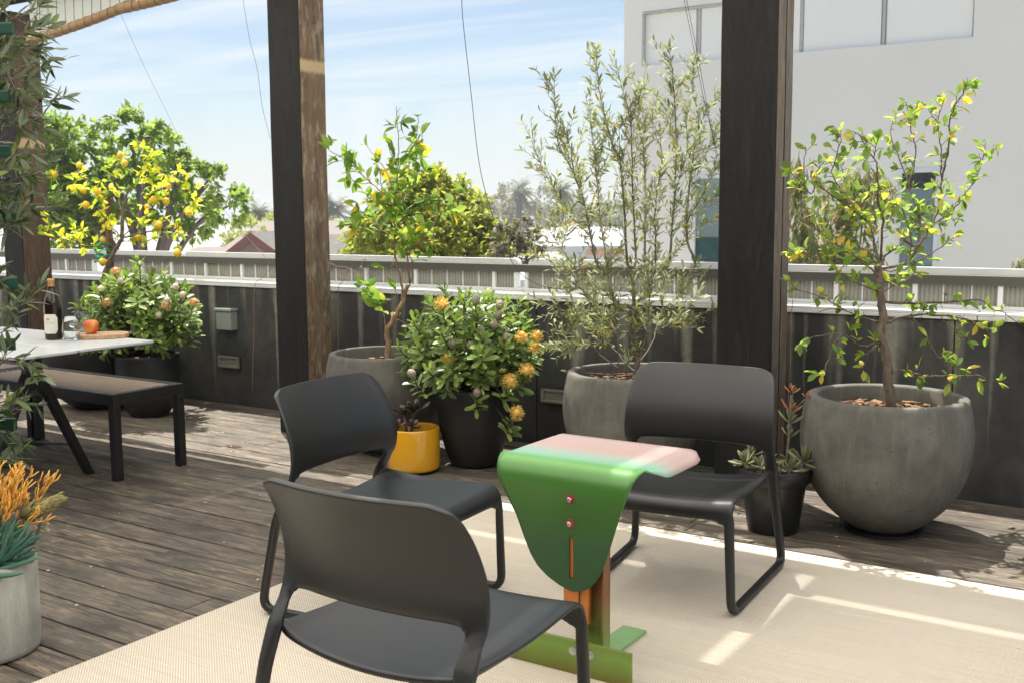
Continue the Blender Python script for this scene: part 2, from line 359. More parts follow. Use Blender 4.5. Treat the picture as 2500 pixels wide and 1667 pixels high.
    M['steel'] = plain('bright_bolt_steel', (.55, .56, .58), .28, .05, Metallic=1.); M['washer'] = plain('red_washer', (.45, .04, .07), .35, .05, Metallic=.4)
    M['bronze'] = plain('orange_anodised_aluminium', (.58, .20, .045), .36, .08, Metallic=.3)
    t = NT('olive_anodised_aluminium'); z = t.n('SeparateXYZ', {0: t.pos('World')}); no = t.noise(t.map(t.pos('World'), (3, 3, 3)), 2, 2)
    c = t.ramp(t.math('ADD', z.outputs[2], t.math('MULTIPLY', t.math('SUBTRACT', no, .5), .05)), [(.0, (.19, .12, .03)), (.03, (.17, .22, .04)), (.075, (.20, .34, .07)), (.13, (.19, .20, .05)), (.24, (.21, .09, .03))])
    M['oliveal'] = t.P(c, .36, Metallic=.3)
    M['footal'] = plain('pale_green_aluminium', (.26, .45, .20), .38, .08, Metallic=.15)
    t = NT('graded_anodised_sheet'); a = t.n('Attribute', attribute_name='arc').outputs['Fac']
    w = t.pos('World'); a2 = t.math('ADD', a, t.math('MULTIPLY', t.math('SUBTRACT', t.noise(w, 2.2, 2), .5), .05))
    c = t.ramp(a2, [(0, (.58, .43, .40)), (.20, (.55, .37, .345)), (.29, (.47, .43, .37)), (.36, (.31, .50, .41)), (.41, (.25, .49, .32)), (.455, (.13, .37, .085)), (.52, (.065, .20, .034)), (.70, (.036, .115, .018)), (.82, (.021, .082, .024)), (1, (.017, .068, .021))])  # anodised fade, with fold highlight and sky reflection painted into the greens
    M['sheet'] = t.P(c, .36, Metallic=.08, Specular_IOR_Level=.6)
    M['gbox'] = plain('grey_green_box', (.30, .335, .315), .5, .05); M['ventm'] = plain('aged_vent_metal', (.21, .20, .18), .6, .2, 30, .1); M['dark'] = plain('dark_recess', (.008, .008, .008), .9)
    M['aeon'] = m_leaf('dark_aeonium_leaf', [(0, (.05, .02, .022)), (.6, (.085, .04, .04)), (1, (.13, .12, .07))], .15, .22, None, .7)
    M['felt'] = m_leaf('felted_succulent_leaf', [(0, (.13, .15, .07)), (.6, (.20, .22, .12)), (1, (.27, .25, .12))], .12, .8)
    M['felttip'] = m_leaf('orange_succulent_leaf', [(0, (.42, .13, .06)), (.6, (.50, .19, .09)), (1, (.36, .24, .12))], .25, .6)
    M['fire'] = m_leaf('orange_stick_stem', [(0, (.80, .50, .10)), (.5, (.86, .46, .07)), (.8, (.82, .32, .06)), (1, (.70, .56, .13))], .12, .5)
    M['chalk'] = m_leaf('blue_chalk_finger', [(0, (.045, .14, .11)), (.6, (.075, .20, .16)), (1, (.10, .22, .11))], .12, .5)
    M['eche'] = m_leaf('pale_rosette_leaf', [(0, (.40, .42, .28)), (1, (.52, .50, .36))], .15, .5); M['cone'] = m_leaf('olive_rosette_leaf', [(0, (.24, .21, .08)), (1, (.36, .32, .12))], .12, .6)
    M['bamboo'] = None
    t = NT('rolled_bamboo_reed'); w = t.pos('World'); z = t.n('SeparateXYZ', {0: w}); a = t.noise(t.map(w, (3, 160, 160)), 3, 3, .6)
    M['bamboo'] = t.P(t.mix(t.rng(a, .35, .65), (.27, .165, .085), (.40, .265, .15)), .7)
    t = NT('hung_reed_sheet'); w = t.pos('World'); a = t.noise(t.map(w, (2, 2, 260)), 2, 3, .6); t.P(t.mix(t.rng(a, .35, .65), (.52, .50, .43), (.66, .64, .57)), .8)
    tr = t.n('BsdfTranslucent', {'Color': (.80, .82, .78)}); ms = t.n('MixShader', {0: .65, 1: t.b.outputs[0], 2: tr.outputs[0]}); t.nt.links.new(ms.outputs[0], t.out.inputs[0]); M['sheer'] = t.m
    M['canopy'] = m_canopy('close_weave_shade_cloth', .025); M['stripe_gap'] = m_canopy('sun_stripe_gap', .30); M['faint_stripe_gap'] = m_canopy('faint_sun_stripe_gap', .13)  # part-open strips at the panel gaps, added unseen to soften the sun stripes
    # far setting
    t = NT('neighbourhood_ground'); w = t.pos('World'); a = t.noise(w, .06, 6, .6); M['ground'] = t.P(t.ramp(a, [(.35, (.26, .26, .19)), (.5, (.48, .46, .41)), (.65, (.58, .56, .52))]), .95)
    M['stucco'] = plain('white_stucco', (.88, .85, .80), .85, .03, .6, .1, 40); M['stucco2'] = plain('bright_white_panel', (.95, .93, .89), .7, .02, .5); M['trimgrey'] = plain('grey_reveal', (.52, .51, .49), .7)
    M['win'] = NT('sky_tinted_glass').P((.22, .29, .33), .06, Specular_IOR_Level=1., Metallic=.0, Coat_Weight=1., Coat_Roughness=.0); M['wintop'] = plain('dark_window_band', (.035, .04, .045), .3); M['teal'] = plain('teal_lower_pane', (.03, .085, .095), .2)  # pane glass: light blue base colour paints in the reflected sky
    t = NT('grey_shingle'); w = t.pos('World'); a = t.noise(t.map(w, (2, 2, 14)), 2, 4, .6); M['shingle'] = t.P(t.mix(t.rng(a, .3, .7), (.125, .118, .105), (.20, .188, .165)), .9)
    M['pinkroof'] = plain('pale_pink_roof', (.27, .225, .195), .9, .06, 1); M['gablewall'] = plain('tan_gable_boards', (.28, .22, .16), .8, .1, 2); M['fascia'] = plain('red_brown_fascia', (.16, .055, .045), .7, .1)
    M['far_white'] = plain('far_white_render', (.50, .51, .51), .8, .03, .3); M['orange'] = plain('orange_awning', (.62, .30, .15), .8)
    M['tree1'] = m_leaf('broad_tree_leaf', [(0, (.12, .19, .04)), (.5, (.21, .30, .065)), (1, (.33, .40, .10))], .58); M['tree2'] = m_leaf('yellow_green_tree_leaf', [(0, (.18, .22, .04)), (.5, (.31, .34, .06)), (1, (.45, .44, .08))], .6)
    M['tree3'] = m_leaf('dusty_tree_leaf', [(0, (.15, .145, .10)), (.6, (.24, .22, .15)), (1, (.32, .28, .21))], .45); M['tree4'] = m_leaf('far_tree_leaf', [(0, (.13, .145, .09)), (.6, (.20, .21, .13)), (1, (.28, .27, .18))], .45)
    M['willow'] = m_leaf('willowy_leaf', [(0, (.17, .21, .09)), (.7, (.29, .31, .15)), (1, (.50, .28, .17))], .55)
    M['fartrunk'] = m_bark('far_trunk_bark', (.10, .075, .06), (.2, .16, .14)); M['palm'] = m_leaf('palm_frond', [(0, (.14, .16, .08)), (.7, (.24, .23, .12)), (1, (.34, .25, .17))], .45)
    M['petal'] = plain('dry_petal', (.62, .58, .48), .8, .2); M['stain'] = plain('dark_soil_smear', (.008, .007, .006), .9); M['rust'] = plain('rusty_hole_rim', (.05, .025, .018), .9, .4, 60); M['yleaf'] = plain('fallen_yellow_leaf', (.70, .42, .03), .6); M['web'] = plain('spider_silk', (.6, .6, .6), .6)
mats()

# ------------------------------------------------------------------ setting: ground, deck, far neighbourhood
def build_ground():
    b = MB(); b.v = [(-600, -250, -3.5), (400, -250, -3.5), (400, 750, -3.5), (-600, 750, -3.5)]; b.f = [(0, 1, 2, 3)]; b.mi = [0]
    tag(b.build('ground', MAT['ground']), kind='structure')
def build_deck():
    PITCH = .1463; Y0 = 2.063
    root = link(bpy.data.objects.new('deck', None)); root.location = (-4, 3, -.06); tag(root, kind='structure')
    b = MB(); b.box(-12.5, 2.6, -3.0, 5.298, -.10, -.046); b.build('joist_layer', MAT['sub'], root)
    b = MB(); b.box(-12.5, 2.6, -3.0, Y0-8*PITCH-.003, -.045, -.002); b.build('near_decking', MAT['deck'], root)
    def plank_mesh(i):
        rr = random.Random(i); bm = MB(); h = PITCH/2-.0042; e = .0035
        prof = [(-h, -.034), (h, -.034), (h, -e), (h-e*.6, -.0008), (h*.4, rr.uniform(-.0012, .0002)), (-h*.4, rr.uniform(-.0012, .0002)), (-h+e*.6, -.0008), (-h, -e)]
        k = len(prof); xs = [-.5, -.17, .16, .5]
        v = [(x, y+rr.uniform(-.0006, .0006), z) for x in xs for y, z in prof]; f = [tuple(range(k)), tuple(range(len(v)-1, len(v)-k-1, -1))]
        for a in range(len(xs)-1):
            for j in range(k): f.append((a*k+j, (a+1)*k+j, (a+1)*k+(j+1) % k, a*k+(j+1) % k))
        return mkmesh('plank', v, f, MAT['deck'])
    meshes = [plank_mesh(i) for i in range(4)]; row = 0
    y = Y0-8*PITCH+PITCH/2
    while y < 5.30-PITCH*.4:
        x = -11.2+random.uniform(-1.5, 0)
        while x < 1.9:
            ln = random.choice([2.4, 3.0, 3.6, 4.2]); x1 = min(x+ln, 2.3)
            o = link(bpy.data.objects.new('plank', random.choice(meshes))); o.parent = root
            o.location = ((x+x1)/2+4, y-3, .06+random.uniform(-.0018, .0008)); o.scale = (x1-x-.004, 1, 1); o.rotation_euler = (random.uniform(-.006, .006), 0, random.uniform(-.0004, .0004))
            x = x1
        y += PITCH; row += 1
build_ground(); build_deck()

def build_wall():
    r = thing('parapet_wall', (-4, 5.4, 0), 'low dark grey concrete parapet wall with pale vertical drip stains', 'wall')
    b = MB()
    for x0, x1 in ((-13, -8.45), (-8.444, -5.21), (-5.204, -3.30), (-3.294, -1.0), (-.994, 3.5)): b.box(x0, x1, 5.30, 5.52, -.3, .862)
    b.build('wall_body', MAT['wall'], r, bevel=.004, seg=1)
    for x0, x1 in ((-13, -6.9), (-6.897, -3.9), (-3.897, -.9), (-.897, 3.5)):
        c = MB(); c.box(x0, x1, 5.285, 5.545, .864, .880); c.box(x0, x1, 5.285, 5.291, .845, .864); c.box(x0, x1, 5.345, 5.40, .880, .888); c.build('coping', MAT['white'], r, bevel=.003)
def build_railing():
    r = thing('guard_railing', (-4, 5.42, .88), 'pale metal railing with ribbed grey infill panels on top of the parapet wall', 'railing')
    b = MB(); b.box(-13, 3.5, 5.375, 5.415, 1.000, 1.046); b.build('top_rail', MAT['rail'], r, bevel=.004)
    def rounded(x0, x1):
        z0, z1, rad = 1.030, 1.078, .03; p = [(x0, z0), (x1, z0)]
        for k in range(6): a = math.pi/2*k/5; p.append((x1-rad+rad*math.cos(a), z1-rad+rad*math.sin(a)))
        for k in range(6): a = math.pi/2+math.pi/2*k/5; p.append((x0+rad+rad*math.cos(a), z1-rad+rad*math.sin(a)))
        q = MB(); q.prism(p, 'y', 5.418, 5.46); q.build('guard_cap', MAT['white'], r)
    for x0, x1 in ((-12.9, -9.55), (-9.48, -6.54), (-6.47, -3.497), (-3.425, -.46), (-.39, 2.5)): rounded(x0, x1)
    b = MB(); b.box(-13, 3.5, 5.385, 5.43, .889, .905); b.build('bottom_rail', MAT['white'], r)
    thick = [-8.65, -8.28, -7.90, -7.547, -7.302, -6.94, -6.60, -6.22, -5.84, -5.46, -5.08, -4.671, -4.256, -3.653, -3.495, -3.42, -3.10, -2.72, -2.34, -1.96, -1.58, -1.20, -.82, -.44, -.06]
    for x in thick:
        q = MB(); w = .011; q.box(x-w, x+w, 5.384, 5.422, .905, 1.004); q.build('post', MAT['white'], r)
    for a, c in zip(thick[:-1], thick[1:]):
        if c-a < .1: continue
        if abs(a+7.547) < .01: continue
        n = max(1, round((c-a)/.125)); w = (c-a)/n
        for k in range(n):
            q = MB(); q.box(a+k*w+(.004 if k else .012), a+(k+1)*w-(.004 if k < n-1 else .012), 5.404, 5.416, .905, 1.001); q.build('infill_panel', MAT['infill'], r)
            if k:
                q = MB(); q.box(a+k*w-.003, a+k*w+.003, 5.398, 5.420, .905, 1.003); q.build('mullion', MAT['white'], r)
build_wall(); build_railing()

def build_wall_fixtures():
    r = thing('utility_box', (-5.876, 5.298, .535), 'small grey metal utility box with a lid on the dark wall above a vent', 'utility box')
    b = MB(); b.box(-5.953, -5.80, 5.232, 5.298, .537, .668); b.build('box_body', MAT['gbox'], r, bevel=.005)
    b = MB(); b.box(-5.960, -5.793, 5.222, 5.298, .670, .690); b.build('lid', MAT['gbox'], r, bevel=.004)
    def vent(x0, x1, z0, z1, label):
        r = thing('wall_vent', ((x0+x1)/2, 5.298, z0), label, 'vent', 'louvred vents low on the parapet wall')
        b = MB(); b.box(x0, x1, 5.286, 5.2985, z0, z1); b.build('back_plate', MAT['dark'], r)
        t = .014; b = MB(); b.box(x0, x1, 5.268, 5.286, z1-t, z1); b.box(x0, x1, 5.268, 5.286, z0, z0+t); b.box(x0, x0+t*1.6, 5.268, 5.286, z0+t, z1-t); b.box(x1-t*1.6, x1, 5.268, 5.286, z0+t, z1-t); b.build('frame', MAT['ventm'], r, bevel=.002)
        for k in range(4):
            z = z0+t+(z1-z0-2*t)*(k+.5)/4; b = MB(); y = 5.272
            b.prism([(y, z-.006), (y+.004, z-.008), (y+.012, z+.004), (y+.008, z+.006)], 'x', x0+t*1.6, x1-t*1.6); b.build('slat', MAT['ventm'], r)
    vent(-5.99, -5.782, .263, .345, 'louvred wall vent below the grey utility box'); vent(-3.25, -3.03, .256, .335, 'louvred wall vent between the flowering bush and the olive pot')
build_wall_fixtures()

# ------------------------------------------------------------------ pergola: posts, beams, shades
def build_post(x0, x1, y0, y1, side, label, split=None, top=2.84):
    r = thing('timber_post', ((x0+x1)/2, (y0+y1)/2, 0), label, 'post', 'posts of the pergola')
    def timber(xa, xb, ya, yb):
        b = MB(); e = .006; zs = [-.01+2.85*k/12 for k in range(13)]
        prof = [(xa+e, ya), (xb-e, ya), (xb, ya+e), (xb, yb-e), (xb-e, yb), (xa+e, yb), (xa, yb-e), (xa, ya+e)]
        v = []; rr = random.Random(int(xa*100))
        for z in zs:
            dx, dy = rr.uniform(-.0016, .0016), rr.uniform(-.0016, .0016)
            v += [(x+dx, y+dy, max(.001, z)) for x, y in prof]
        f = []; mi = []
        for i in range(len(zs)-1):
            for j in range(8): f.append((i*8+j, i*8+(j+1) % 8, (i+1)*8+(j+1) % 8, (i+1)*8+j)); mi.append(1 if j in (2, 3) else 0)
        f += [tuple(range(7, -1, -1)), tuple(len(v)-8+j for j in range(8))]; mi += [0, 0]
        b.v = v; b.f = f; b.mi = mi; return b
    if split:
        timber(x0, x1, y0, split-.003).build('timber', [MAT['post_black'], MAT[side]], r); timber(x0+.002, x1-.001, split+.002, y1).build('timber', [MAT['post_black'], MAT[side]], r)
        b = MB(); b.box(x0+.02, x1-.006, split-.003, split+.002, .001, 2.83); b.build('filler', MAT['rust'], r)
    else: timber(x0, x1, y0, y1).build('timber', [MAT['post_black'], MAT[side]], r)
build_post(-4.855, -4.60, 4.75, 4.975, 'post_brown', 'square wooden post with bleached brown side between the lemon tree and the slender citrus')
build_post(-1.953, -1.683, 4.75, 4.965, 'post_grey', 'black stained wooden post with a split grey edge behind the right chair', split=4.862)
build_post(-7.73, -7.486, 4.75, 4.983, 'post_left', 'brown wooden post behind the dining table at the left edge')
def build_unseen_house_wall():  # out of view behind the camera, added dark to cut fill light
    r = thing('unseen_house_wall', (-4, -3.1, 0), 'unseen dark house wall behind the camera, added to cut fill light', 'wall')
    b = MB(); b.box(-13, 4.5, -3.3, -3.06, -.3, 3.6); b.build('wall_body', MAT['sub'], r)
    for k in range(24):
        z = .02+.148*k; b = MB(); b.box(-13, 4.5, -3.058, -3.035, z, z+.142); b.build('cladding_board', MAT['post_black'], r)
build_unseen_house_wall()
def build_pergola():
    r = thing('pergola_roof', (-4, 2, 2.84), 'pergola beams and stretched shade cloths overhead', 'pergola')
    for y in (4.575, 1.6, -1.4): b = MB(); b.box(-10.5, 1.8, y, y+.09, 2.85, 3.09); b.build('beam', MAT['post_black'], r)
    xs = [(-10.4, -7.785), (-7.785, -7.74), (-7.74, -4.985), (-4.985, -4.945), (-4.945, -2.19), (-2.19, -2.13), (-2.13, 1.8)]
    for x0, x1 in xs:
        for y0, y1 in ((-2.4, 4.335), (4.335, 4.385), (4.385, 4.585)):
            mt = MAT['canopy']
            if y1 > 4.5 and x1 < -2: y1 = 4.66
            if x1-x0 < .1: mt = MAT['stripe_gap' if x0 > -3 else 'faint_stripe_gap']
            elif y1-y0 < .1 and x0 > -5: mt = MAT['stripe_gap']
            nx, ny = 10, 12; b = MB()
            v = [(x0+(x1-x0)*i/nx, y0+(y1-y0)*j/ny, 3.10) for j in range(ny+1) for i in range(nx+1)]
            f = [(j*(nx+1)+i, j*(nx+1)+i+1, (j+1)*(nx+1)+i+1, (j+1)*(nx+1)+i) for j in range(ny) for i in range(nx)]
            b.add(v, f); b.build('shade_cloth', mt, r, smooth=True)
build_pergola()
def build_blinds():
    def roll(name_label, a, c, rad, drop, top=None):
        a, c = Vector(a), Vector(c); r = thing('bamboo_blind', (a+c)/2, name_label, 'blind', 'bamboo roll-up blinds under the pergola edge')
        n = 14; pts = [a.lerp(c, k/n)-Vector((0, 0, drop*math.sin(math.pi*k/n))) for k in range(n+1)]
        b = MB(); b.tube(pts, [rad*(1+.03*math.sin(k*2.1)) for k in range(n+1)], 18); b.build('reed_roll', MAT['bamboo'], r, smooth='angle')
        for k in range(1, n):
            p = a.lerp(c, k/n)-Vector((0, 0, drop*math.sin(math.pi*k/n))); b = MB()
            ring = [p+Vector((0, math.cos(w)*(rad*1.03+.0004), math.sin(w)*(rad*1.03+.0004))) for w in [2*math.pi*q/12 for q in range(13)]]
            b.tube(ring, .0016, 4, False); b.build('cord_loop', MAT['darkcord'], r)
        if top:
            b = MB(); m = 12; z1 = top
            v = []; 
            for k in range(m+1):
                p = pts[0].lerp(pts[-1], k/m); v += [(p.x, p.y+.02, p.z+rad*.6), (p.x, p.y+.004*math.sin(k*2), z1)]
            v2 = [(x, y+.004, z) for x, y, z in v]
            f = [(2*k, 2*k+2, 2*k+3, 2*k+1) for k in range(m)]+[(2*k+1+len(v), 2*k+3+len(v), 2*k+2+len(v), 2*k+len(v)) for k in range(m)]
            b.add(v+v2, f); b.build('reed_sheet', MAT['sheer'], r, smooth=True)
            for k in range(1, 12):
                p = pts[0].lerp(pts[-1], (k+.3)/12); b = MB(); b.tube([(p.x+.01, p.y-.006, p.z+rad*.5), (p.x+.03, p.y-.012, z1)], .0024, 4); b.build('warp_thread', MAT['darkcord'], r)
    roll('bamboo blind half lowered above the lemon tree with a sheet of reeds hanging over it', (-7.20, 4.72, 2.60), (-6.02, 4.72, 2.735), .033, .012, 2.95)
    roll('rolled up bamboo blind joining the lowered one above the lemon tree', (-6.14, 4.70, 2.708), (-5.10, 4.70, 2.775), .036, .01)
    roll('rolled up bamboo blind starting at the bleached side of the middle post', (-4.70, 4.90, 2.690), (-2.0, 4.90, 2.760), .05, .0)
build_blinds()

# ------------------------------------------------------------------ rug, pots
def build_rug():
    b = MB(); b.box(-2.805, 2.2, -.9, 4.078, .0015, .0065); o = b.build('rug', MAT['rug'], bevel=.002); tag(o, 'large beige woven rug on the wooden deck under the chairs', 'rug')
build_rug()
def pot(name, label, cat, c, h, rr, prof, mat, soil=.06, wall=.028, mulch=0, group=None, foot=None, soilmat='soil'):
    """prof: list of (radius/rr, z/h) from foot to rim"""
    r = thing(name, (c[0], c[1], 0), label, cat, group)
    P = [(x*rr, z*h) for x, z in prof]; P = smooth_prof(P)
    out = [(.001, P[0][1])]+P; rim = P[-1]
    inner = [(rim[0]-wall*.15, rim[1]+.004), (rim[0]-wall*.85, rim[1]+.004), (rim[0]-wall, rim[1]-.004), (rim[0]-wall*.9, rim[1]-soil-.03)]
    b = MB(); b.lathe(out+inner, (c[0], c[1], .004), 56, close=False); b.build('shell', MAT[mat], r, smooth='angle', angle=50)
    rs = rim[0]-wall*.9-.001; z = rim[1]-soil; b = MB(); n = 28; v = [(c[0], c[1], z+.02)]; 
    for q in (.5, 1.0):
        for j in range(n): w = 2*math.pi*j/n; v.append((c[0]+rs*q*math.cos(w), c[1]+rs*q*math.sin(w), z+random.uniform(-.006, .012)*(2-q)))
    f = [(0, 1+j, 1+(j+1) % n) for j in range(n)]+[(1+j, 1+n+j, 1+n+(j+1) % n, 1+(j+1) % n) for j in range(n)]
    b.add(v, f); b.build('soil', MAT[soilmat], r)
    if mulch:
        b = MB()
        for k in range(mulch):
            w, q = random.uniform(0, 6.28), rs*.93*math.sqrt(random.random()); p = Vector((c[0]+q*math.cos(w), c[1]+q*math.sin(w), z+.012+random.uniform(0, .022)))
            m = Matrix.Translation(p) @ Matrix.Rotation(random.uniform(0, 6.28), 4, 'Z') @ Matrix.Rotation(random.uniform(-.5, .5), 4, 'X')
            l, wd, t = random.uniform(.012, .03), random.uniform(.005, .010), .003
            b.add([m @ Vector((x*l, y*wd*(1-.3*x), zz*t)) for zz in (-1, 1) for y in (-1, 1) for x in (-1, 1)], [(0, 2, 3, 1), (4, 5, 7, 6), (0, 1, 5, 4), (2, 6, 7, 3), (0, 4, 6, 2), (1, 3, 7, 5)])
        o = b.build('bark_mulch', MAT['bark'], r); o['kind'] = 'stuff'
    if foot:
        b = MB(); b.lathe([(.001, 0), (foot, 0), (foot, .012), (.001, .012)], (c[0], c[1], .0012), 24, close=False); b.build('foot', MAT['plastic'], r)
    return r
def smooth_prof(P):
    pts = smooth_line([(x, 0, z) for x, z in P], 5); return [(p.x, p.z) for p in pts]
BOWL = [(.27, .0), (.37, .018), (.56, .085), (.80, .22), (.965, .38), (1.05, .54), (1.075, .68), (1.06, .83), (1.0, 1.0)]
pot('concrete_pot', 'round grey concrete pot with the fullest citrus tree and bark mulch, furthest right', 'planter pot', (-1.123, 4.601), .572, .325, BOWL, 'potgrey', .085, .045, 420, 'round concrete tree pots along the wall', .16)
pot('concrete_pot', 'round grey concrete pot of the many stemmed olive behind the right chair', 'planter pot', (-2.385, 4.735), .562, .322, BOWL, 'potgrey', .075, .042, 260, 'round concrete tree pots along the wall', .15)
pot('concrete_pot', 'round grey concrete pot of the slender citrus beside the brown sided post', 'planter pot', (-3.925, 4.675), .562, .315, BOWL, 'potgrey', .085, .04, 50, 'round concrete tree pots along the wall', .15)
pot('black_planter', 'smooth black planter holding the flowering bush in the middle', 'planter pot', (-3.30, 4.665), .42, .203, [(.56, 0), (.64, .03), (.78, .2), (.92, .5), (1.0, .8), (1.0, 1.0)], 'potblack', .05, .022, 0, 'black planters along the wall')
pot('black_planter', 'smooth black planter behind the bench holding the left flowering bush', 'planter pot', (-6.03, 4.69), .415, .212, [(.52, 0), (.62, .03), (.82, .2), (.96, .45), (1.0, .75), (1.0, 1.0)], 'potblack', .035, .03, 90, 'black planters along the wall')
pot('black_planter', 'wide black bowl planter holding the lemon tree behind the bench', 'planter pot', (-6.62, 4.74), .50, .40, [(.42, 0), (.5, .03), (.75, .2), (.95, .5), (1.03, .75), (1.0, 1.0)], 'potblack', .05, .035, 0, 'black planters along the wall')
def yellow_pot():
    c = (-3.497+.13, 4.36); c = (-3.495, 4.385)
    r = thing('yellow_pot', (*c, 0), 'glossy mustard yellow cylinder pot beside the black planter', 'plant pot')
    b = MB(); R, H = .138, .222
    b.lathe([(.001, 0), (R*.93, 0), (R*.985, .006), (R, .02), (R, H-.006), (R-.004, H), (R-.010, H), (R-.014, H-.006), (R-.014, .16)], (c[0], c[1], .012), 56, close=False); b.build('shell', MAT['yellow'], r, smooth='angle', angle=50)
    b = MB(); b.lathe([(R-.0145, .165), (.06, .172), (.001, .176)], (c[0], c[1], .012), 28, close=False); b.build('soil', MAT['soil'], r, smooth=True)
    b = MB(); b.lathe([(.001, 0), (R*.95, 0), (R*1.0, .009), (.001, .0095)], (c[0], c[1], .0012), 40, close=False); b.build('saucer', MAT['plastic'], r)
    return c
YP = yellow_pot()
def nursery_pot():
    c = (-1.515, 4.345); r = thing('nursery_pot', (*c, 0), 'black plastic nursery pot of succulents between the right chair and the big pot', 'plant pot')
    b = MB(); b.lathe([(.001, 0), (.101, 0), (.107, .008), (.137, .215), (.151, .217), (.156, .225), (.160, .268), (.158, .276), (.151, .276), (.147, .27), (.137, .225)], (c[0], c[1], .002), 48, close=False); b.build('shell', MAT['plastic'], r, smooth='angle', angle=40)
    b = MB(); b.lathe([(.143, .248), (.08, .256), (.001, .26)], (c[0], c[1], .002), 24, close=False); b.build('soil', MAT['soil'], r, smooth=True)
    return c
NP = nursery_pot()
def cement_planter():
    c = (-3.152, 1.80); r = thing('cement_planter', (*c, 0), 'pale cement cylinder planter of colourful succulents at the left edge', 'plant pot')
    R, H = .158, .292; b = MB(); b.lathe([(.001, 0), (R*.93, 0), (R*.975, .005), (R*.99, .02), (R, .1), (R, H-.004), (R-.004, H), (R-.014, H), (R-.018, H-.006), (R-.018, H-.05)], (c[0], c[1], .002), 64, close=False); b.build('shell', MAT['potlight'], r, smooth='angle', angle=50)
    b = MB(); b.lathe([(R-.0185, H-.035), (.08, H-.02), (.001, H-.015)], (c[0], c[1], .002), 24, close=False); b.build('soil', MAT['soil'], r, smooth=True)
    return c
CP = cement_planter()

# ------------------------------------------------------------------ chairs
def make_chair(label):
    r = thing('lounge_chair', (0, 0, 0), label, 'chair', 'low charcoal sled base chairs on the rug'); m = MAT['chair']
    def grid(name, cols, rows, pos, mask, thick):
        v = []; idx = {}; f = []
        def vid(i, j):
            if (i, j) not in idx: idx[(i, j)] = len(v); v.append(pos(i, j))
            return idx[(i, j)]
        for j in range(len(rows)-1):
            for i in range(len(cols)-1):
                if mask(i, j): f.append((vid(i, j), vid(i+1, j), vid(i+1, j+1), vid(i, j+1)))
        o = link(bpy.data.objects.new(name, mkmesh(name, v, f, m, True))); o.parent = r
        s = o.modifiers.new('solid', 'SOLIDIFY'); s.thickness = thick; s.offset = 0; s.use_even_offset = True
        e = o.modifiers.new('sub', 'SUBSURF'); e.levels = 2; e.render_levels = 2
        return o
    # back shell: outer columns run on down as the stiles
    cols = [-1, -.84, -.80, -.5, -.17, .17, .5, .80, .84, 1]
    rows = [(.345, .293, -.268), (.40, .288, -.245), (.445, .291, -.216), (.470, .294, -.201), (.480, .295, -.196), (.53, .294, -.184), (.60, .290, -.195), (.68, .282, -.230), (.735, .276, -.265), (.757, .272, -.281), (.762, .270, -.284)]
    n = len(cols)-1
    def bp(i, j):
        z, hw, y = rows[j]; u = cols[i]; x = u*hw
        if j < 4 and i in (1, 8): x = math.copysign(hw-.050+.006*(3-j), u)
        y -= .048*(1-u*u)*(1 if j > 4 else .9)
        if j >= 8 and i in (0, n): x *= (.990, .966, .930)[j-8]; z -= (.006, .0145, .0125)[j-8]
        if j >= 9 and i in (1, n-1): z -= (.004, .0035)[j-9]
        if j in (3, 4): z += .012*(1-abs(u))*0
        return (x, y, z)
    grid('backrest', cols, rows, bp, lambda i, j: j >= 4 or (i in (0, n-1) and j >= 1) or (j == 3 and i in (0, 1, n-2, n-1)), .0155)
    # seat: rows run from rear edge over the waterfall front; outer columns continue into the front legs
    sc = [-1, -.90, -.80, -.45, 0, .45, .80, .90, 1]
    sr = [(-.238, .374), (-.225, .372), (-.15, .368), (-.02, .372), (.10, .380), (.19, .388), (.235, .390), (.262, .380), (.274, .355), (.277, .330), (.276, .318), (.275, .285)]
    k = len(sc)-1
    def sp(i, j):
        y, z = sr[j]; u = sc[i]; t = min(1, max(0, (y+.24)/.5)); hw = .278-.008*t; dip = (1-u*u)*(.030-.016*t if j < 8 else .006)
        z2 = z-dip+(.010*abs(u)**6*(1-t)); y2 = y
        if j < 2: y2 = y-.020*(1-u*u)
        if j < 3 and i in (0, k): z2 += .012
        return (u*hw, y2, z2)
    grid('seat', sc, sr, sp, lambda i, j: j < 9 or i in (0, k-1) or (j == 9 and i in (0, 1, k-2, k-1)), .0165)
    for s in (-1, 1):
        pts = [(s*.2690, -.2085, .47), (s*.2690, -.2230, .445), (s*.2690, -.2500, .40), (s*.2703, -.2660, .36), (s*.2735, -.283, .31), (s*.298, -.334, .0155), (s*.270, .278, .0155), (s*.2585, .2765, .28), (s*.2575, .2762, .315), (s*.2572, .2745, .35)]
        p = fillet(pts, .055, 6); L = len(p)
        rad = []
        for q in p:
            zz = q.z
            if q.y < 0: rad.append((float(np.interp(zz, [.2, .33, .40, .445, .47], [.0150, .0215, .0258, .0215, .015])), float(np.interp(zz, [.2, .33, .40, .445, .47], [.0138, .0120, .0104, .0062, .003]))))
            else: rad.append((float(np.interp(zz, [.18, .27, .32, .35], [.0150, .0165, .0168, .012])), float(np.interp(zz, [.18, .27, .32, .35], [.0138, .0112, .0098, .005]))))
        b = MB(); b.tube(p, rad, 12, True, sq=.62, flat=(s*.961, .277, 0)); b.build('sled_leg', m, r, smooth='angle', angle=50)
        for (x, y) in ((s*.292, -.22), (s*.277, .17)):
            b = MB(); b.box(x-.008, x+.008, y-.02, y+.02, .0003, .004); b.build('glide_pad', MAT['plastic'], r)
    return r
chair = make_chair('nearest charcoal chair seen from behind with its pale seat toward the green table')
c2 = copy_tree(chair); c3 = copy_tree(chair)
c2['label'] = 'charcoal chair facing right in front of the yellow pot'; c3['label'] = 'charcoal chair facing the camera with its back to the olive pot'
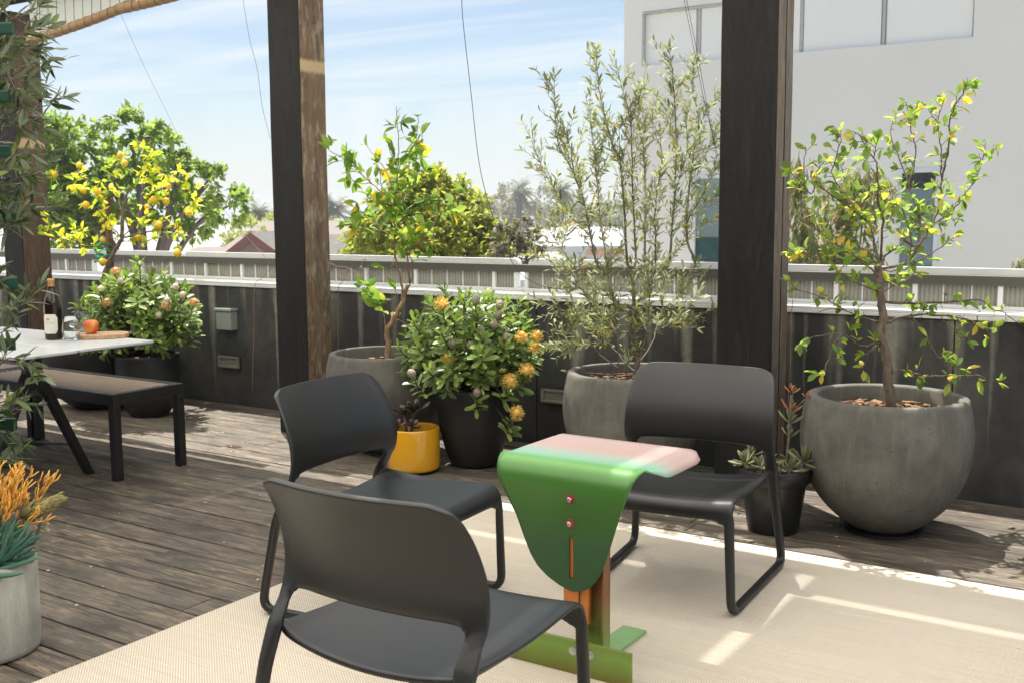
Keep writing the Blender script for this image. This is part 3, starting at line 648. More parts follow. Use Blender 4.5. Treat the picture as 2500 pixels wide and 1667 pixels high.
for o, (x, y, a) in ((chair, (-1.521, 1.968, 1.1)), (c2, (-2.327, 2.793, -87.2)), (c3, (-1.576, 3.522, 186.2))):
    o.location = (x, y, .0065); o.rotation_euler = (0, 0, math.radians(a))

# ------------------------------------------------------------------ side table of bent coloured sheet
def build_side_table():
    r = thing('side_table', (-1.53, 2.75, .0065), 'small side table of bent metal sheet fading from pink to green', 'side table')
    # arc-length rows: back lip, flat top, fold, hanging tongue
    ZT = .617; YB, YF, rad = 3.045, 2.722, .062
    xl, xr = -1.838, -1.282
    out_l = [(.635, -1.806), (.605, -1.804), (.555, -1.794), (.53, -1.780), (.50, -1.762), (.443, -1.727), (.38, -1.70), (.329, -1.676), (.295, -1.650), (.270, -1.615), (.252, -1.578), (.2405, -1.540)]
    out_r = [(.61, -1.322), (.591, -1.332), (.559, -1.349), (.496, -1.374), (.44, -1.392), (.387, -1.409), (.34, -1.424), (.298, -1.443), (.264, -1.468), (.248, -1.495), (.2405, -1.525)]
    def interp(tab, z):
        zs = [p[0] for p in tab][::-1]; xs = [p[1] for p in tab][::-1]; return float(np.interp(z, zs, xs))
    rowsP = []
    for k in range(4): rowsP.append((YB+.004*0-.0*k, ZT, 0))
    rowsP = []
    ny = 12
    for k in range(ny+1): rowsP.append((YB+(YF-YB)*k/ny, ZT, 'top', k/ny))
    for k in range(1, 9): a = math.pi/2*k/8; rowsP.append((YF-rad*math.sin(a), ZT-rad*(1-math.cos(a)), 'fold', k/8))
    zlow = ZT-rad; nt_ = 26
    for k in range(1, nt_+1):
        t = k/nt_; z = zlow+(.2408-zlow)*(1-(1-t)**1.6); rowsP.append((YF-rad, z, 'tongue', t))
    nu = 28; v = []; arc = []; L = 0; prev = None; total = (YB-YF)+rad*math.pi/2+(zlow-.2408)
    for (y, z, kind, t) in rowsP:
        if prev: L += math.hypot(y-prev[0], z-prev[1])
        prev = (y, z)
        if kind == 'top':
            a, c = xl, xr; bk = max(0, (.06-(YB-y))/.06); ins = .03*(1-math.sqrt(max(0, 1-bk*bk))); a += ins; c -= ins
            nf = max(0, (.075-(y-YF))/.075); c -= .045*nf**2; a += .020*nf**2
        elif kind == 'fold':
            a = -1.818+.024*t; c = -1.327-.024*t**1.3
        else: a, c = interp(out_l, z), interp(out_r, z)
        xs_ = [a+(-1.5425-a)*k/14 for k in range(15)]+[-1.5285+(c+1.5285)*k/13 for k in range(14)]
        for x in xs_:
            zz = z; yy = y
            if kind == 'top':
                e = max(0, x-(xr-.036)); e2 = max(0, (xl+.036)-x); zz -= (e+e2)*.75
            v.append((x, yy, zz)); arc.append(L/total)
    nr = len(rowsP); f = []; w = nu+1
    for j in range(nr-1):
        for i in range(nu):
            if i == 14 and rowsP[j][2] == 'tongue' and rowsP[j][1] < .41 and rowsP[j+1][1] > .278: continue
            q = (j*w+i, j*w+i+1, (j+1)*w+i+1, (j+1)*w+i); f.append(q[::-1])
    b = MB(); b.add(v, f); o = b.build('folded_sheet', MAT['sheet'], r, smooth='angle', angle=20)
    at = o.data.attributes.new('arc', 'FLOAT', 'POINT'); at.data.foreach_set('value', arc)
    s = o.modifiers.new('solid', 'SOLIDIFY'); s.thickness = .0045; s.offset = 0
    YT = YF-rad-.00225
    for z in (.519, .4455):
        c = (-1.5375, YT, z); b = MB()
        b.tube([(c[0], YT-.0002, z), (c[0], YT-.0032, z)], .0135, 20); wa = b.build('washer', MAT['washer'], r, smooth='angle')
        b = MB(); b.tube([(c[0], YT-.0033, z), (c[0], YT-.0095, z), (c[0], YT-.0105, z)], [.0082, .0082, .0065], 6); b.build('hex_bolt', MAT['steel'], r)
    b = MB(); b.box(-1.566, -1.516, 2.665, 2.672, .138, .535); b.build('orange_bracket', MAT['bronze'], r, bevel=.002)
    b = MB(); b.tube([(-1.503, 2.688, .14), (-1.503, 2.688, .53)], .0165, 20); b.build('slide_tube', MAT['bronze'], r, smooth='angle')
    b = MB(); b.box(-1.545, -1.437, 2.712, 2.719, .017, .50); b.box(-1.444, -1.437, 2.676, 2.7118, .017, .50); b.build('column', MAT['oliveal'], r, bevel=.0015)
    b = MB(); b.box(-1.735, -1.318, 2.618, 2.631, .0067, .108); b.build('base_plate', MAT['oliveal'], r, bevel=.0015)
    b = MB(); b.box(-1.542, -1.458, 2.6315, 3.008, .0067, .0185); b.build('foot_bar', MAT['footal'], r, bevel=.0015)
    for x in (-1.506, -1.4475):
        b = MB(); b.tube([(x, 2.6178, .077), (x, 2.6145, .077)], .0125, 18); b.build('bolt_head', MAT['steel'], r, smooth='angle')
        b = MB(); b.tube([(x, 2.6144, .077), (x, 2.6105, .077)], .0075, 6); b.build('hex_bolt', MAT['steel'], r)
build_side_table()

# ------------------------------------------------------------------ dining table, benches and what stands on the table
def make_bench(x1, y0, label, L=1.335):
    x0 = x1-L; y1 = y0+.45; H = .45
    r = thing('slatted_bench', ((x0+x1)/2, (y0+y1)/2, 0), label, 'bench', 'slatted benches at the dining table')
    t = .045
    b = MB(); b.box(x0, x1, y0, y0+t, H-.06, H); b.box(x0, x1, y1-t, y1, H-.06, H); b.box(x0, x0+t, y0+t, y1-t, H-.06, H); b.box(x1-t, x1, y0+t, y1-t, H-.06, H); b.build('frame', MAT['black'], r, bevel=.003)
    for x in (x0, x1-.045):
        for y in (y0, y1-.045): b = MB(); b.box(x, x+.045, y, y+.045, .001, H-.061); b.build('leg', MAT['black'], r, bevel=.003)
    n = 11; w = (y1-y0-2*t)/n
    for k in range(n): b = MB(); b.box(x0+t+.004, x1-t-.004, y0+t+w*k+.0082, y0+t+w*(k+1)-.0082, H-.040, H-.002); b.build('slat', MAT['slat'], r, bevel=.0025, seg=1)
    for k in range(n-1): b = MB(); yy = y0+t+w*(k+1); b.box(x0+t+.004, x1-t-.004, yy-.0066, yy+.0066, H-.040, H-.0045); b.build('slat_gap_shade', MAT['black'], r)  # black bars added to stand for the shade between the slats
    for x in (x0+.3, x1-.34): b = MB(); b.box(x, x+.03, y0+t, y1-t, H-.058, H-.041); b.build('cross_bar', MAT['black'], r)
    return r
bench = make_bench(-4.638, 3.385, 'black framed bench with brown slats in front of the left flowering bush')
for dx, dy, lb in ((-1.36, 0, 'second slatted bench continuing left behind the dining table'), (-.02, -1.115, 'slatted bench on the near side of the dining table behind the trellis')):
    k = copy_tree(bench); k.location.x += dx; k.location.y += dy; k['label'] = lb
def build_table():
    r = thing('dining_table', (-5.6, 3.07, 0), 'pale grey dining table on splayed black legs set with a wine bottle', 'table')
    def leaf(x0, x1, y0, y1, rc):
        p = []
        for cx, cy, a0 in ((x1-rc, y0+rc, -90), (x1-rc, y1-rc, 0), (x0+rc, y1-rc, 90), (x0+rc, y0+rc, 180)):
            for k in range(5): a = math.radians(a0+90*k/4); p.append((cx+rc*math.cos(a), cy+rc*math.sin(a)))
        b = MB(); b.prism(p[::-1], 'z', .724, .7385); b.build('table_leaf', MAT['tabletop'], r, bevel=.004)
    leaf(-7.1, -4.365, 3.021, 3.440, .008); leaf(-7.1, -4.352, 2.70, 3.018, .03)
    yc = 3.131
    half = [(.150, .7225), (.095, .700), (.062, .672), (.045, .640), (.041, .605), (.045, .575), (.068, .534), (.311, .001), (.273, .001), (.060, .452), (.030, .485)]
    poly = [(yc+a, z) for a, z in half]+[(yc, .494)]+[(yc-a, z) for a, z in half[::-1]]
    for x in (-4.945, -6.75):
        b = MB(); b.prism(poly, 'x', x, x+.05); b.build('leg', MAT['black'], r, bevel=.003)
    b = MB(); b.box(-6.70, -4.945, yc-.03, yc+.03, .66, .7235); b.build('spine_beam', MAT['black'], r)
build_table()
TZ = .7387
def build_bottle():
    c = (-4.838, 3.21); r = thing('wine_bottle', (*c, TZ), 'dark wine bottle with cream label and tan foil on the table', 'bottle')
    b = MB(); R = .0425
    b.lathe([(.001, .004), (.034, .0), (R, .006), (R, .155), (.0405, .178), (.034, .205), (.024, .232), (.0175, .252), (.0150, .27), (.0148, .297), (.001, .298)], (*c, TZ), 40, close=False); b.build('glass_body', MAT['bottleglass'], r, smooth='angle', angle=50)
    b = MB(); b.lathe([(.0155, .238), (.0158, .262), (.0156, .287), (.0172, .289), (.0172, .299), (.0145, .302), (.001, .3025)], (*c, TZ), 32, close=False); b.build('foil_cap', MAT['wine_foil'], r, smooth='angle', angle=50)
    # label wraps the cylinder: clipped corners, centred a little left of the viewer's line
    va = math.atan2(-c[1], -c[0])-.42; RL = R+.0006; hw, z0, z1, cl = .88, .032, .128, .24
    def at(a, z, e=0): return (c[0]+(RL+e)*math.cos(va+a), c[1]+(RL+e)*math.sin(va+a), TZ+z)
    b = MB(); n = 26; v = []; f = []
    for k in range(n+1):
        a = -hw+2*hw*k/n; s = max(0, (abs(a)-(hw-cl))/cl)*.018; v += [at(a, z0+s), at(a, z1-s)]
    f = [(2*k, 2*k+2, 2*k+3, 2*k+1) for k in range(n)]; b.add(v, f); lb = b.build('paper_label', MAT['label'], r, smooth=True)
    def patch(poly, e, mat, name, parent):
        q = MB(); q.add([at(a, z, e) for a, z in poly], [tuple(range(len(poly)))]); return q.build(name, MAT[mat], parent)
    # sunburst emblem and lettering
    ec = (-.18, .102)
    q = MB()
    for k in range(9):
        w = math.pi*k/8; l = .010+.004*(k % 2 == 0); d = (math.cos(w), math.sin(w)); pn = (-d[1], d[0])
        q.add([at(ec[0]+(d[0]*rr+pn[0]*ww)/RL, ec[1]+(d[1]*rr+pn[1]*ww), .0007) for rr, ww in ((.003, .0014), (l, 0), (.003, -.0014))], [(0, 1, 2)])
    q.add([at(ec[0]+.0055*math.cos(w)/RL, ec[1]-.002+.004*math.sin(w), .0006) for w in [2*math.pi*k/14 for k in range(14)]], [tuple(range(14))]); q.build('emblem', MAT['emblem'], lb)
    def text(s, size, zc, ac):
        cu = bpy.data.curves.new('lettering', 'FONT'); cu.body = s; cu.size = size; cu.align_x = 'CENTER'; cu.space_character = 1.5
        o = bpy.data.objects.new('lettering', cu); COL.objects.link(o); bpy.context.view_layer.update(); dg = bpy.context.evaluated_depsgraph_get()
        me = bpy.data.meshes.new_from_object(o.evaluated_get(dg)); bpy.data.objects.remove(o, do_unlink=True)
        root = wloc(r)
        for p in me.vertices: x, y = p.co.x, p.co.y; p.co = Vector(at(ac+x/RL, zc+y, .0007))-root
        me.materials.clear(); me.materials.append(MAT['ink']); t = link(bpy.data.objects.new('lettering', me)); t.parent = lb
    text('GILLET', .0105, .082, -.05)
    for z, w in ((.060, .30), (.053, .42), (.046, .34)): patch([(-.38, z), (-.38+w*1.4, z), (-.38+w*1.4, z+.0016), (-.38, z+.0016)], .0005, 'ink', 'small_print', lb)
build_bottle()
def build_glass(c, label):
    r = thing('drinking_glass', (*c, TZ), label, 'glass', 'stemless glasses on the dining table')
    b = MB(); b.lathe([(.001, .0), (.026, .0), (.033, .004), (.041, .03), (.0425, .05), (.0385, .085), (.0345, .116), (.0335, .117), (.0330, .116), (.0370, .085), (.0408, .05), (.0395, .03), (.030, .014), (.001, .012)], (*c, TZ+.0004), 40, close=False)
    b.build('glass_wall', MAT['glass'], r, smooth='angle', angle=50)
    return r
build_glass((-4.715, 3.222), 'clear stemless glass between the wine bottle and the cutting board'); build_glass((-4.955, 3.455), 'clear stemless glass further back behind the other glass')
def build_board():
    r = thing('cutting_board', (-4.69, 3.385, TZ), 'round edged wooden cutting board carrying a red apple', 'cutting board')
    p = []
    for k in range(28):
        w = 2*math.pi*k/28; a = .125*math.copysign(abs(math.cos(w))**.72, math.cos(w)); c = .092*math.copysign(abs(math.sin(w))**.72, math.sin(w)); q = math.radians(52)
        p.append((-4.69+a*math.cos(q)-c*math.sin(q), 3.385+a*math.sin(q)+c*math.cos(q)))
    b = MB(); b.prism(p[::-1], 'z', TZ+.0003, TZ+.0215); b.build('board', MAT['board'], r, bevel=.004, seg=3)
    c = (-4.728, 3.345, TZ+.0215); r = thing('apple', c, 'red apple with a yellow blush on the cutting board', 'apple')
    prof = [(.001, .004), (.010, .001), (.022, .002), (.032, .014), (.0378, .034), (.036, .052), (.027, .0655), (.014, .068), (.006, .062), (.001, .056)]
    b = MB(); b.lathe(smooth_prof(prof), c, 32, close=False); b.build('flesh', MAT['apple'], r, smooth=True)
    b = MB(); b.tube([(c[0], c[1], c[2]+.054), (c[0]+.003, c[1], c[2]+.068), (c[0]+.009, c[1]+.002, c[2]+.078)], .0016, 6); b.build('stalk', MAT['trunk'], r, smooth=True)
build_board()

